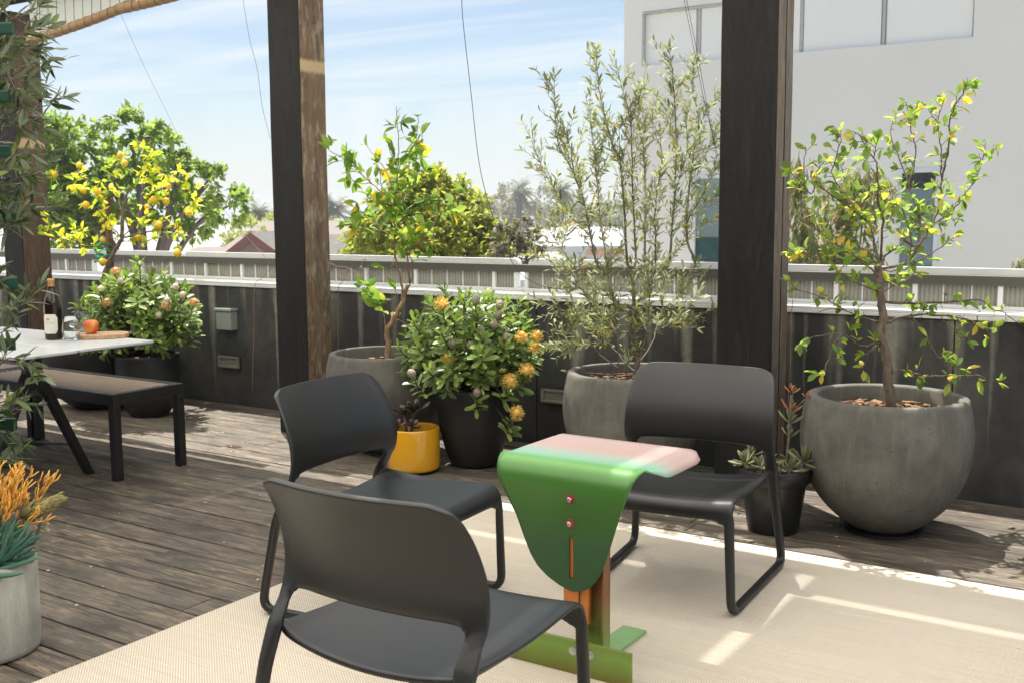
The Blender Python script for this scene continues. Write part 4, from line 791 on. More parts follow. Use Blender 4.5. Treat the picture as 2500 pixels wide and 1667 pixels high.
# traced limb lines of the trees, metres
DATA = {'citrus_right':[[(-1.105,4.605,0.535),(-1.12,4.614,0.664),(-1.135,4.616,0.753),(-1.157,4.612,0.826),(-1.155,4.625,0.907),(-1.171,4.629,1.004),(-1.183,4.634,1.102),(-1.188,4.635,1.126)],[(-1.188,4.635,1.126),(-1.224,4.697,1.23),(-1.259,4.739,1.299),(-1.328,4.787,1.391),(-1.388,4.833,1.48),(-1.421,4.872,1.549),(-1.433,4.893,1.583)],[(-1.259,4.739,1.299),(-1.314,4.624,1.369),(-1.361,4.527,1.416),(-1.4,4.444,1.462),(-1.409,4.422,1.477),(-1.367,4.4,1.532),(-1.345,4.393,1.551)],[(-1.4,4.444,1.462),(-1.406,4.4,1.421),(-1.421,4.365,1.451),(-1.446,4.311,1.491),(-1.459,4.287,1.501)],[(-1.421,4.365,1.451),(-1.417,4.337,1.551),(-1.408,4.328,1.601)],[(-1.188,4.635,1.126),(-1.178,4.669,1.147),(-1.127,4.813,1.223),(-1.099,4.93,1.308),(-1.08,5.0,1.357),(-1.067,5.098,1.446),(-1.033,5.187,1.497)],[(-1.127,4.813,1.223),(-1.078,4.877,1.2),(-1.094,4.942,1.313),(-1.129,4.978,1.401),(-1.173,5.013,1.496),(-1.224,5.052,1.605),(-1.259,5.082,1.686),(-1.27,5.126,1.767)],[(-1.183,4.634,1.102),(-1.073,4.684,1.137),(-1.034,4.7,1.211),(-0.996,4.717,1.284),(-0.969,4.726,1.366),(-0.962,4.722,1.474),(-0.969,4.706,1.601),(-0.979,4.691,1.702),(-0.966,4.693,1.777)],[(-0.979,4.691,1.702),(-1.014,4.626,1.77)],[(-0.962,4.722,1.474),(-0.932,4.662,1.573),(-0.913,4.596,1.668),(-0.897,4.547,1.737),(-0.856,4.513,1.795),(-0.845,4.495,1.821),(-0.826,4.488,1.828)],[(-1.089,4.92,1.274),(-1.038,4.99,1.296),(-0.984,5.074,1.351),(-0.951,5.137,1.411),(-0.916,5.214,1.495),(-0.9,5.281,1.592),(-0.901,5.318,1.661)],[(-0.9,5.281,1.592),(-0.851,5.291,1.621)],[(-1.038,4.99,1.296),(-0.984,5.057,1.309),(-0.959,5.089,1.317)],[(-1.183,4.634,1.102),(-1.077,4.615,1.109),(-0.999,4.592,1.153),(-0.927,4.567,1.2),(-0.872,4.545,1.242)],[(-1.184,4.646,1.133),(-1.229,4.59,1.144),(-1.302,4.496,1.154),(-1.35,4.431,1.148),(-1.414,4.349,1.165),(-1.462,4.287,1.192)],[(-1.181,4.657,1.14),(-1.158,4.569,1.311),(-1.16,4.509,1.398),(-1.152,4.445,1.497),(-1.157,4.4,1.555),(-1.188,4.307,1.635),(-1.204,4.272,1.655)],[(-1.157,4.4,1.555),(-1.129,4.356,1.63)],[(-1.158,5.001,1.464),(-1.154,5.089,1.604),(-1.187,5.133,1.708),(-1.207,5.164,1.778),(-1.227,5.191,1.843)],[(-1.207,5.164,1.778),(-1.16,5.165,1.817)],[(-1.314,4.624,1.369),(-1.344,4.573,1.453),(-1.362,4.539,1.515),(-1.324,4.521,1.637),(-1.339,4.499,1.662)],[(-1.179,4.632,1.068),(-1.2,4.579,1.108),(-1.245,4.475,1.169),(-1.283,4.388,1.212),(-1.336,4.258,1.28),(-1.338,4.211,1.334)],[(-1.158,4.569,1.311),(-1.145,4.612,1.357),(-1.128,4.66,1.404),(-1.159,4.675,1.451)],[(-1.229,4.59,1.144),(-1.282,4.636,1.247),(-1.288,4.686,1.321),(-1.341,4.715,1.402)],[(-1.073,4.684,1.137),(-1.06,4.654,1.243),(-1.078,4.612,1.321),(-1.097,4.577,1.372)],[(-1.155,4.621,0.88),(-1.243,4.611,0.904),(-1.309,4.609,0.93),(-1.41,4.608,0.98),(-1.501,4.6,1.003),(-1.555,4.604,1.043)],[(-1.149,4.614,0.801),(-1.213,4.512,0.796),(-1.268,4.42,0.847),(-1.34,4.293,0.843),(-1.373,4.225,0.821)],[(-1.149,4.614,0.801),(-1.188,4.602,0.776),(-1.211,4.601,0.725),(-1.226,4.601,0.691)],[(-1.155,4.621,0.88),(-1.074,4.772,0.903),(-0.988,4.927,0.894),(-0.908,5.062,0.869),(-0.838,5.181,0.814),(-0.836,5.201,0.782)],[(-1.165,4.627,0.971),(-1.056,4.786,0.957),(-0.977,4.9,0.956),(-0.87,5.051,0.957),(-0.804,5.141,0.915),(-0.7,5.282,0.83)],[(-1.12,4.614,0.664),(-1.072,4.626,0.687),(-0.97,4.623,0.67),(-0.857,4.623,0.683),(-0.776,4.62,0.686),(-0.695,4.612,0.666)],[(-1.074,4.772,0.903),(-1.023,4.767,0.843),(-0.979,4.754,0.773),(-0.919,4.743,0.696),(-0.868,4.754,0.69)],[(-1.268,4.42,0.847),(-1.279,4.355,0.805),(-1.282,4.291,0.757),(-1.283,4.221,0.702)],[(-1.171,4.629,1.004),(-1.11,4.765,1.047),(-1.075,4.851,1.085)],[(-1.171,4.629,1.004),(-1.25,4.503,1.058),(-1.294,4.43,1.101)],[(-1.309,4.609,0.93),(-1.373,4.604,0.932),(-1.422,4.598,0.914)],[(-0.988,4.927,0.894),(-0.943,4.913,0.851),(-0.867,4.895,0.79)]],'citrus_centre':[[(-3.909,4.682,0.531),(-3.914,4.688,0.602),(-3.923,4.695,0.684),(-3.902,4.716,0.742),(-3.865,4.752,0.825),(-3.849,4.775,0.907),(-3.837,4.788,0.949)],[(-3.86,4.76,0.852),(-3.853,4.755,0.94),(-3.865,4.733,1.049),(-3.873,4.719,1.123),(-3.862,4.708,1.271),(-3.854,4.698,1.393),(-3.844,4.695,1.466),(-3.82,4.694,1.594),(-3.808,4.689,1.69),(-3.801,4.677,1.808),(-3.797,4.663,1.933)],[(-3.845,4.779,0.921),(-3.808,4.786,0.981),(-3.794,4.776,1.073),(-3.804,4.758,1.119),(-3.821,4.735,1.165),(-3.832,4.711,1.239),(-3.84,4.697,1.272),(-3.849,4.672,1.353)],[(-3.821,4.783,0.961),(-3.803,4.737,1.107),(-3.786,4.735,1.132),(-3.7,4.741,1.206),(-3.619,4.743,1.287),(-3.573,4.738,1.351),(-3.49,4.747,1.39),(-3.444,4.739,1.46)],[(-3.573,4.738,1.351),(-3.601,4.769,1.431),(-3.636,4.805,1.529)],[(-3.854,4.698,1.393),(-3.958,4.716,1.468),(-4.039,4.725,1.519),(-4.132,4.719,1.529),(-4.222,4.722,1.573)],[(-4.039,4.725,1.519),(-4.161,4.742,1.605),(-4.242,4.747,1.658),(-4.341,4.745,1.703),(-4.413,4.751,1.756)],[(-4.161,4.742,1.605),(-4.176,4.71,1.638),(-4.176,4.687,1.686)],[(-3.866,4.711,1.221),(-3.953,4.716,1.255),(-4.015,4.728,1.304),(-4.116,4.732,1.354),(-4.183,4.734,1.388)],[(-3.953,4.716,1.255),(-3.995,4.652,1.26),(-4.038,4.584,1.252),(-4.048,4.554,1.306),(-4.065,4.526,1.33)],[(-3.82,4.694,1.594),(-3.793,4.7,1.626),(-3.752,4.702,1.704),(-3.706,4.711,1.766),(-3.687,4.707,1.82),(-3.678,4.698,1.874)],[(-3.793,4.7,1.626),(-3.753,4.807,1.661),(-3.775,4.85,1.728),(-3.8,4.891,1.796)],[(-3.857,4.701,1.352),(-3.839,4.764,1.434),(-3.832,4.824,1.525),(-3.809,4.89,1.6),(-3.796,4.908,1.6)],[(-3.862,4.708,1.271),(-3.796,4.721,1.336),(-3.7,4.745,1.368),(-3.651,4.754,1.416)],[(-3.844,4.695,1.466),(-3.924,4.718,1.582),(-4.001,4.723,1.665),(-4.067,4.727,1.733)],[(-3.854,4.698,1.393),(-3.903,4.611,1.41),(-3.93,4.558,1.442)],[(-3.7,4.741,1.206),(-3.664,4.827,1.196),(-3.638,4.888,1.17)],[(-3.82,4.694,1.594),(-3.823,4.637,1.688),(-3.821,4.612,1.734)],[(-3.873,4.719,1.123),(-3.859,4.675,1.068),(-3.852,4.614,1.006)],[(-3.958,4.716,1.468),(-3.985,4.739,1.559),(-4.017,4.753,1.634)],[(-4.039,4.725,1.519),(-4.11,4.733,1.57),(-4.153,4.733,1.588)],[(-3.923,4.695,0.684),(-3.981,4.742,0.787),(-4.014,4.763,0.843),(-4.085,4.771,0.899),(-4.169,4.765,0.931)],[(-4.003,4.756,0.824),(-3.957,4.773,0.861),(-3.898,4.795,0.896)],[(-4.014,4.763,0.843),(-4.041,4.706,0.88)],[(-3.902,4.716,0.742),(-3.883,4.759,0.748),(-3.855,4.816,0.719)],[(-3.981,4.742,0.787),(-3.99,4.696,0.84)]],'lemon':[[(-6.509,4.724,0.833),(-6.512,4.736,0.932),(-6.496,4.758,1.018),(-6.469,4.786,1.086),(-6.437,4.817,1.16),(-6.423,4.831,1.197),(-6.427,4.843,1.296),(-6.421,4.865,1.419),(-6.416,4.88,1.5)],[(-6.423,4.831,1.197),(-6.441,4.755,1.278),(-6.441,4.695,1.352),(-6.443,4.63,1.425),(-6.448,4.581,1.473),(-6.451,4.544,1.508)],[(-6.441,4.735,1.303),(-6.5,4.747,1.389),(-6.552,4.753,1.451),(-6.581,4.77,1.513)],[(-6.423,4.831,1.197),(-6.407,4.92,1.276),(-6.392,4.994,1.338),(-6.384,5.052,1.394),(-6.372,5.107,1.438),(-6.361,5.163,1.489)],[(-6.423,4.831,1.197),(-6.24,4.854,1.228),(-6.056,4.873,1.253),(-5.924,4.886,1.277),(-5.885,4.885,1.307),(-5.83,4.827,1.207),(-5.797,4.793,1.149)],[(-6.432,4.822,1.172),(-6.351,4.937,1.164),(-6.315,5.001,1.187)],[(-6.432,4.822,1.172),(-6.453,4.723,1.211),(-6.434,4.698,1.255)],[(-6.469,4.786,1.086),(-6.557,4.787,1.122),(-6.623,4.785,1.134),(-6.828,4.772,1.144),(-6.983,4.766,1.175),(-7.136,4.755,1.187),(-7.259,4.77,1.264)],[(-6.828,4.772,1.144),(-6.905,4.796,1.232),(-6.954,4.811,1.29)],[(-6.983,4.766,1.175),(-6.945,4.889,1.231)],[(-6.423,4.857,1.377),(-6.452,4.821,1.413),(-6.476,4.774,1.536),(-6.493,4.747,1.585),(-6.521,4.709,1.572),(-6.563,4.657,1.609),(-6.605,4.604,1.627),(-6.643,4.555,1.626),(-6.688,4.498,1.638)],[(-6.605,4.604,1.627),(-6.551,4.598,1.685)],[(-6.563,4.657,1.609),(-6.694,4.649,1.587),(-6.729,4.651,1.563)],[(-6.416,4.88,1.5),(-6.364,4.887,1.548),(-6.309,4.9,1.602),(-6.265,4.9,1.693),(-6.252,4.881,1.783),(-6.248,4.866,1.836)],[(-6.265,4.9,1.693),(-6.256,4.979,1.756),(-6.248,5.019,1.782)],[(-6.309,4.9,1.602),(-6.274,4.956,1.621),(-6.262,5.001,1.678)],[(-6.425,4.85,1.336),(-6.582,4.924,1.515),(-6.67,4.958,1.612),(-6.724,5.012,1.71),(-6.73,5.08,1.776)],[(-6.67,4.958,1.612),(-6.666,4.894,1.686),(-6.654,4.859,1.74)],[(-6.407,4.92,1.276),(-6.426,5.059,1.464),(-6.397,5.163,1.541),(-6.354,5.247,1.541),(-6.31,5.33,1.516),(-6.287,5.394,1.555)],[(-6.354,5.247,1.541),(-6.47,5.284,1.647),(-6.498,5.283,1.648)],[(-6.31,5.33,1.516),(-6.314,5.379,1.452),(-6.367,5.388,1.394)],[(-6.354,5.247,1.541),(-6.354,5.372,1.621),(-6.46,5.382,1.669)],[(-6.426,5.059,1.464),(-6.521,5.093,1.567),(-6.526,5.13,1.606)],[(-6.724,5.012,1.71),(-6.64,5.025,1.708)],[(-6.476,4.774,1.536),(-6.46,4.806,1.536),(-6.436,4.853,1.537)],[(-6.24,4.854,1.228),(-6.262,4.89,1.289)],[(-6.056,4.873,1.253),(-6.067,4.924,1.325)],[(-5.885,4.885,1.307),(-5.908,4.938,1.216)],[(-7.136,4.755,1.187),(-7.201,4.791,1.296),(-7.263,4.8,1.362)]],'lemon_fruit':[(-6.65,4.486,1.631),(-6.412,4.535,1.517),(-6.554,4.751,1.509),(-6.423,4.554,1.422),(-6.707,5.06,1.784),(-6.602,5.016,1.722),(-6.37,5.075,1.46),(-6.326,5.144,1.448),(-6.381,5.02,1.407),(-6.344,5.363,1.361),(-6.446,4.688,1.184),(-6.502,4.72,1.029),(-5.77,4.768,1.1),(-6.368,5.204,1.557),(-6.515,4.586,1.69),(-6.348,4.907,1.196),(-6.048,4.846,1.284)],'stake':[(-6.535,4.84,1.489),(-6.578,4.84,0.95)],'olive':[[(-2.369,4.746,0.558),(-2.371,4.758,0.652),(-2.388,4.761,0.755),(-2.397,4.773,0.879),(-2.413,4.78,1.003),(-2.44,4.777,1.106)],[(-2.369,4.746,0.558),(-2.304,4.704,0.725),(-2.277,4.68,0.798),(-2.236,4.614,0.958),(-2.189,4.569,1.08),(-2.177,4.552,1.12)],[(-2.37,4.75,0.589),(-2.351,4.876,0.691),(-2.361,4.972,0.792),(-2.367,5.023,0.848),(-2.389,5.118,0.962),(-2.41,5.202,1.067),(-2.413,5.219,1.088)],[(-2.367,5.023,0.848),(-2.335,5.096,0.892),(-2.308,5.191,0.978),(-2.302,5.249,1.045),(-2.299,5.284,1.088)],[(-2.435,4.703,0.566),(-2.439,4.692,0.601),(-2.433,4.661,0.742),(-2.431,4.63,0.868),(-2.431,4.602,0.972),(-2.437,4.57,1.074),(-2.436,4.56,1.115)],[(-2.369,4.746,0.558),(-2.459,4.766,0.624),(-2.538,4.79,0.676),(-2.638,4.796,0.686),(-2.728,4.799,0.681),(-2.839,4.8,0.665),(-2.931,4.8,0.646)],[(-2.437,4.7,0.578),(-2.544,4.686,0.649),(-2.62,4.694,0.74),(-2.683,4.712,0.842),(-2.745,4.734,0.953),(-2.819,4.767,1.099)],[(-2.433,4.661,0.742),(-2.454,4.605,0.808),(-2.485,4.526,0.882),(-2.505,4.447,0.979),(-2.519,4.391,1.046),(-2.513,4.348,1.122)],[(-2.388,4.761,0.755),(-2.457,4.742,0.762),(-2.523,4.733,0.793),(-2.571,4.735,0.837),(-2.6,4.734,0.861),(-2.62,4.763,0.934),(-2.653,4.779,0.996)],[(-2.662,4.706,0.807),(-2.677,4.709,0.825),(-2.746,4.701,0.848),(-2.801,4.694,0.868),(-2.884,4.682,0.891)],[(-2.357,4.939,0.758),(-2.295,5.062,0.801),(-2.253,5.144,0.817),(-2.175,5.291,0.842)],[(-2.295,4.696,0.749),(-2.217,4.716,0.794),(-2.145,4.731,0.833),(-2.081,4.74,0.907),(-2.037,4.746,0.956)],[(-2.369,4.746,0.558),(-2.542,4.727,0.545),(-2.682,4.719,0.546),(-2.749,4.715,0.548)],[(-2.538,4.79,0.676),(-2.558,4.756,0.734),(-2.611,4.686,0.788),(-2.655,4.628,0.841)],[(-2.394,4.769,0.837),(-2.434,4.697,0.879),(-2.461,4.634,0.94),(-2.469,4.588,1.012),(-2.453,4.566,1.074)],[(-2.397,4.773,0.879),(-2.333,4.759,0.945),(-2.295,4.735,1.009),(-2.287,4.663,1.113)],[(-2.638,4.796,0.686),(-2.714,4.697,0.679),(-2.736,4.667,0.724),(-2.683,4.677,0.79)],[(-2.426,4.74,0.553),(-2.387,4.734,0.696),(-2.359,4.731,0.781),(-2.297,4.742,0.865)],[(-2.544,4.686,0.649),(-2.508,4.671,0.737),(-2.483,4.66,0.797),(-2.46,4.651,0.849)],[(-2.453,4.566,1.074),(-2.485,4.533,1.121),(-2.512,4.48,1.371),(-2.547,4.43,1.542),(-2.591,4.382,1.644),(-2.6,4.358,1.763),(-2.597,4.34,1.888),(-2.59,4.329,1.992)],[(-2.503,4.498,1.287),(-2.581,4.489,1.316),(-2.703,4.516,1.458),(-2.784,4.541,1.566),(-2.853,4.57,1.676),(-2.881,4.582,1.721)],[(-2.431,4.778,1.071),(-2.399,4.789,1.112),(-2.394,4.751,1.371),(-2.388,4.72,1.581),(-2.383,4.693,1.754),(-2.394,4.666,1.869),(-2.414,4.629,1.99),(-2.427,4.601,2.089)],[(-2.44,4.777,1.106),(-2.431,4.704,1.512),(-2.452,4.659,1.651),(-2.475,4.612,1.787),(-2.487,4.576,1.908),(-2.489,4.549,2.021),(-2.484,4.532,2.106)],[(-2.413,5.219,1.088),(-2.433,5.311,1.449),(-2.45,5.368,1.683),(-2.495,5.43,1.999),(-2.529,5.453,2.158),(-2.548,5.464,2.238)],[(-2.299,5.284,1.088),(-2.371,5.328,1.254),(-2.413,5.507,1.648),(-2.416,5.588,1.81),(-2.467,5.639,1.976),(-2.503,5.678,2.101),(-2.495,5.736,2.203)],[(-2.399,5.446,1.512),(-2.423,5.513,1.609),(-2.417,5.556,1.65),(-2.387,5.646,1.709),(-2.368,5.762,1.819)],[(-2.436,4.56,1.115),(-2.486,4.608,1.231),(-2.591,4.74,1.516),(-2.645,4.806,1.665),(-2.69,4.857,1.786),(-2.726,4.905,1.894)],[(-2.287,4.663,1.113),(-2.353,4.792,1.583),(-2.414,4.832,1.799),(-2.428,4.889,1.981)],[(-2.42,5.249,1.206),(-2.403,5.341,1.293),(-2.345,5.5,1.371),(-2.315,5.628,1.467)],[(-2.513,4.348,1.122),(-2.576,4.37,1.18),(-2.668,4.416,1.269),(-2.733,4.443,1.324)],[(-2.576,4.37,1.18),(-2.544,4.357,1.249),(-2.532,4.349,1.284)],[(-2.77,4.745,1.001),(-2.879,4.765,1.104),(-2.939,4.761,1.126),(-2.994,4.763,1.163)],[(-2.383,4.693,1.754),(-2.344,4.66,1.852),(-2.324,4.635,1.917)],[(-2.45,5.368,1.683),(-2.548,5.456,1.848),(-2.655,5.529,2.002)],[(-2.495,5.43,1.999),(-2.443,5.427,2.049),(-2.418,5.427,2.062)],[(-2.416,5.588,1.81),(-2.409,5.689,1.92),(-2.387,5.779,1.999)],[(-2.547,4.43,1.542),(-2.54,4.39,1.642),(-2.55,4.326,1.759)],[(-2.512,4.48,1.371),(-2.583,4.548,1.512),(-2.634,4.595,1.613)],[(-2.431,4.704,1.512),(-2.414,4.632,1.717),(-2.386,4.622,1.784)],[(-2.388,4.72,1.581),(-2.382,4.833,1.727),(-2.37,4.92,1.831)],[(-2.433,5.311,1.449),(-2.353,5.276,1.637),(-2.322,5.2,1.849)],[(-2.591,4.74,1.516),(-2.632,4.86,1.667),(-2.655,4.964,1.791)],[(-2.384,5.393,1.318),(-2.366,5.485,1.41),(-2.341,5.585,1.53),(-2.333,5.644,1.611)],[(-2.177,4.552,1.12),(-2.146,4.48,1.369),(-2.096,4.432,1.563),(-2.079,4.376,1.72)],[(-2.413,5.219,1.088),(-2.404,5.274,1.139),(-2.357,5.431,1.253),(-2.302,5.56,1.323)]],'trellis_olive':[[(-3.586,2.021,0.325),(-3.603,2.08,0.823),(-3.623,2.128,1.249),(-3.643,2.176,1.676),(-3.656,2.228,2.102),(-3.658,2.243,2.216)],[(-3.652,2.207,1.932),(-3.635,2.271,2.023),(-3.591,2.339,2.056),(-3.565,2.388,2.1)],[(-3.649,2.202,1.889),(-3.594,2.271,1.948),(-3.551,2.325,2.001),(-3.517,2.357,1.983)],[(-3.647,2.194,1.817),(-3.627,2.259,1.908),(-3.583,2.326,1.94),(-3.539,2.383,1.9)],[(-3.634,2.176,1.633),(-3.596,2.26,1.764),(-3.541,2.32,1.77),(-3.498,2.362,1.745),(-3.471,2.395,1.768)],[(-3.634,2.176,1.633),(-3.523,2.218,1.812),(-3.463,2.245,1.865),(-3.405,2.267,1.856)],[(-3.627,2.15,1.42),(-3.582,2.254,1.564),(-3.542,2.299,1.567),(-3.508,2.335,1.547)],[(-3.624,2.144,1.363),(-3.509,2.171,1.46),(-3.423,2.195,1.487),(-3.379,2.203,1.472)],[(-3.623,2.128,1.249),(-3.576,2.206,1.363),(-3.519,2.264,1.376),(-3.471,2.308,1.362)],[(-3.608,2.102,0.993),(-3.55,2.175,1.026),(-3.511,2.223,1.043),(-3.495,2.255,1.081),(-3.487,2.272,1.105)],[(-3.602,2.093,0.908),(-3.56,2.185,0.959),(-3.558,2.217,1.001),(-3.57,2.235,1.043)],[(-3.598,2.072,0.738),(-3.477,2.111,0.857),(-3.397,2.137,0.859),(-3.337,2.149,0.827)],[(-3.595,2.066,0.681),(-3.493,2.096,0.7),(-3.424,2.116,0.739),(-3.341,2.136,0.821)],[(-3.591,2.06,0.624),(-3.539,2.117,0.597),(-3.5,2.16,0.557),(-3.492,2.169,0.549)],[(-3.595,2.066,0.681),(-3.528,2.163,0.708),(-3.483,2.22,0.685)],[(-3.591,2.06,0.624),(-3.493,2.109,0.684),(-3.463,2.12,0.67),(-3.42,2.141,0.7)],[(-3.582,2.038,0.425),(-3.484,2.077,0.509),(-3.438,2.095,0.521),(-3.407,2.108,0.549),(-3.4,2.108,0.571)],[(-3.651,2.211,1.957),(-3.64,2.293,2.083),(-3.635,2.342,2.16)],[(-3.626,2.179,1.745),(-3.529,2.209,1.839),(-3.466,2.21,1.766),(-3.399,2.206,1.679)],[(-3.636,2.16,1.531),(-3.638,2.25,1.68),(-3.608,2.293,1.667),(-3.579,2.336,1.64)],[(-3.629,2.143,1.306),(-3.551,2.179,1.419),(-3.5,2.171,1.306),(-3.437,2.199,1.418)],[(-3.616,2.112,1.104),(-3.586,2.184,1.176),(-3.568,2.216,1.117)],[(-3.613,2.111,1.079),(-3.514,2.137,1.123),(-3.443,2.117,1.028)],[(-3.667,2.23,2.034),(-3.592,2.267,2.129),(-3.519,2.296,2.112),(-3.476,2.317,2.138)],[(-3.647,2.194,1.817),(-3.65,2.277,1.968),(-3.629,2.311,1.985)],[(-3.643,2.176,1.676),(-3.625,2.247,1.751),(-3.608,2.319,1.827),(-3.567,2.387,1.809)],[(-3.629,2.159,1.491),(-3.616,2.249,1.636),(-3.582,2.308,1.681),(-3.565,2.34,1.61)],[(-3.637,2.136,1.177),(-3.523,2.154,1.306),(-3.451,2.172,1.334)],[(-3.626,2.179,1.745),(-3.623,2.251,1.836),(-3.629,2.307,1.928),(-3.589,2.378,1.947)],[(-3.635,2.171,1.605),(-3.552,2.2,1.715),(-3.476,2.227,1.712),(-3.423,2.237,1.669)],[(-3.63,2.154,1.463),(-3.539,2.179,1.531),(-3.455,2.202,1.53),(-3.408,2.208,1.501)],[(-3.652,2.177,1.563),(-3.622,2.235,1.607),(-3.605,2.267,1.551),(-3.604,2.292,1.465)],[(-3.649,2.202,1.889),(-3.638,2.269,1.966),(-3.608,2.329,1.985),(-3.59,2.384,2.034)]],'prot_open':[(-3.27,4.35,0.891),(-2.891,4.551,0.559),(-2.959,4.499,0.506),(-2.92,4.501,0.345)],'prot_half':[(-3.245,4.364,0.615),(-2.941,4.578,0.72),(-2.874,4.622,0.723),(-2.881,4.609,0.666)],'prot_bud':[(-3.145,4.471,0.909),(-3.041,4.535,0.883),(-3.045,4.526,0.834),(-3.057,4.511,0.785),(-3.113,4.47,0.76),(-3.098,4.474,0.717),(-3.154,4.432,0.681),(-3.232,4.383,0.691),(-3.005,4.536,0.721),(-3.397,4.254,0.543),(-3.112,4.427,0.445)],'prot2_half':[(-5.963,4.428,0.984),(-5.999,4.376,0.786),(-5.68,4.581,0.76),(-5.531,4.682,0.783)],'prot2_bud':[(-6.039,4.363,0.876),(-5.938,4.436,0.927),(-5.636,4.628,0.888),(-5.596,4.646,0.834),(-5.676,4.589,0.8),(-5.716,4.549,0.707)],'cords':[[(-3.701,5.15,2.657),(-3.692,5.15,2.451),(-3.64,5.15,2.033),(-3.588,5.15,1.635),(-3.505,5.15,1.353),(-3.394,5.15,1.119),(-3.297,5.15,0.999),(-3.147,5.15,0.939),(-3.013,5.15,0.938),(-2.896,5.15,0.992)],[(-5.447,5.1,2.906),(-5.424,5.1,2.748),(-5.373,5.1,2.482),(-5.314,5.1,2.294),(-5.28,5.1,2.055),(-5.215,5.1,1.841)],[(-2.315,5.1,2.485),(-2.249,5.1,2.199),(-2.179,5.1,1.894),(-2.121,5.1,1.69),(-2.063,5.1,1.487)],[(-2.311,5.12,2.488),(-2.235,5.12,2.161),(-2.164,5.12,1.834),(-2.112,5.12,1.59)],[(-6.968,5.2,3.109),(-6.741,5.2,2.705),(-6.536,5.2,2.369),(-6.373,5.2,2.127),(-6.094,5.2,1.712),(-5.739,5.2,1.337),(-5.431,5.2,1.086),(-5.349,5.2,0.999)],[(-5.39,5.24,0.996),(-5.481,5.24,0.915),(-5.555,5.24,0.865),(-5.575,5.24,0.627),(-5.617,5.24,0.104)],[(-4.905,5.24,1.066),(-4.799,5.24,1.014),(-4.686,5.24,1.001),(-4.749,5.24,0.909),(-4.782,5.24,0.865),(-4.794,5.24,0.611),(-4.798,5.24,0.394)],[(-2.947,5.24,1.054),(-2.952,5.24,0.962),(-2.949,5.24,0.903)],[(-1.757,5.26,0.915),(-1.763,5.26,0.811),(-1.763,5.26,0.562),(-1.772,5.26,0.351)],[(-4.686,5.24,1.001),(-4.589,5.24,0.961),(-4.52,5.24,0.973)]]}

# ------------------------------------------------------------------ foliage tools
CIT = [(0, .04), (.12, .20), (.32, .42), (.58, .48), (.82, .30), (1, 0)]
def leaf_base(prof, fold=.25, curl=.18, thick=0.):
    """leaf along +Y from 0 to 1, half widths from prof (relative), folded on its midrib, tip curling down"""
    v = []; f = []
    for y, w in prof:
        z = -curl*y*y
        v += [(-w, y, z+fold*w), (0, y, z), (w, y, z+fold*w)]
    for i in range(len(prof)-1):
        a = 3*i; f += [(a, a+1, a+4, a+3), (a+1, a+2, a+5, a+4)]
    return np.array(v), f
def fat_base(prof, n=6, curl=.1, flat=.6):
    v = []; f = []
    for y, w in prof:
        for k in range(n): a = 2*math.pi*k/n; v.append((w*math.cos(a), y, w*flat*math.sin(a)+curl*y*y))
    for i in range(len(prof)-1):
        for k in range(n): f.append((i*n+k, (i+1)*n+k, (i+1)*n+(k+1) % n, i*n+(k+1) % n))
    f.append(tuple(range(n))); f.append(tuple(len(v)-1-k for k in range(n)))
    return np.array(v), f
BASES = {'citrus': leaf_base(CIT, .14, .16), 'olive': leaf_base([(0, .03), (.15, .30), (.45, .5), (.75, .40), (1, .02)], .06, .14),
         'protea': leaf_base([(0, .12), (.3, .34), (.65, .5), (.88, .40), (1, .03)], .10, .14), 'broad': leaf_base([(0, .05), (.4, .5), (1, .02)], .3, .15),
         'aeon': fat_base([(0, .12), (.35, .26), (.7, .46), (.9, .36), (1, .04)], 6, .5, .22), 'felt': fat_base([(0, .14), (.3, .34), (.6, .46), (.85, .30), (1, .05)], 6, .4, .4),
         'chalk': fat_base([(0, .5), (.3, .52), (.7, .48), (.9, .30), (1, .05)], 7, 1.0, .85), 'eche': fat_base([(0, .2), (.4, .42), (.7, .5), (.9, .32), (1, .04)], 6, .5, .4)}
def lmat(p, d, nrm, L, Wd, Z=None):
    d = Vector(d).normalized(); nrm = Vector(nrm); x = d.cross(nrm)
    x = x.normalized() if x.length > 1e-5 else d.orthogonal().normalized()
    z = x.cross(d)
    m = np.eye(4); m[:3, 0] = np.array(x)*Wd; m[:3, 1] = np.array(d)*L; m[:3, 2] = np.array(z)*(Z or L); m[:3, 3] = np.array(p); return m
def joined(name, base, mats_, mat, root, kind=None):
    V, F = base; k = len(V); M = np.array(mats_); H = np.concatenate([V, np.ones((k, 1))], 1)
    P = np.einsum('nij,kj->nki', M, H)[:, :, :3].reshape(-1, 3)-np.array(wloc(root))
    nf = len(F); flat = np.concatenate([np.array(q) for q in F]); cnt = np.array([len(q) for q in F]); n = len(M)
    me = bpy.data.meshes.new(name); me.vertices.add(n*k); me.vertices.foreach_set('co', P.ravel())
    li = (flat[None, :]+(np.arange(n)*k)[:, None]).ravel(); me.loops.add(len(li)); me.loops.foreach_set('vertex_index', li)
    tot = np.tile(cnt, n); st = np.concatenate([[0], np.cumsum(tot)[:-1]]); me.polygons.add(n*nf); me.polygons.foreach_set('loop_start', st)
    me.update(calc_edges=True); me.polygons.foreach_set('use_smooth', [True]*(n*nf)); me.materials.append(mat); me.validate()
    o = link(bpy.data.objects.new(name, me)); o.parent = root
    if kind: o['kind'] = kind
    return o
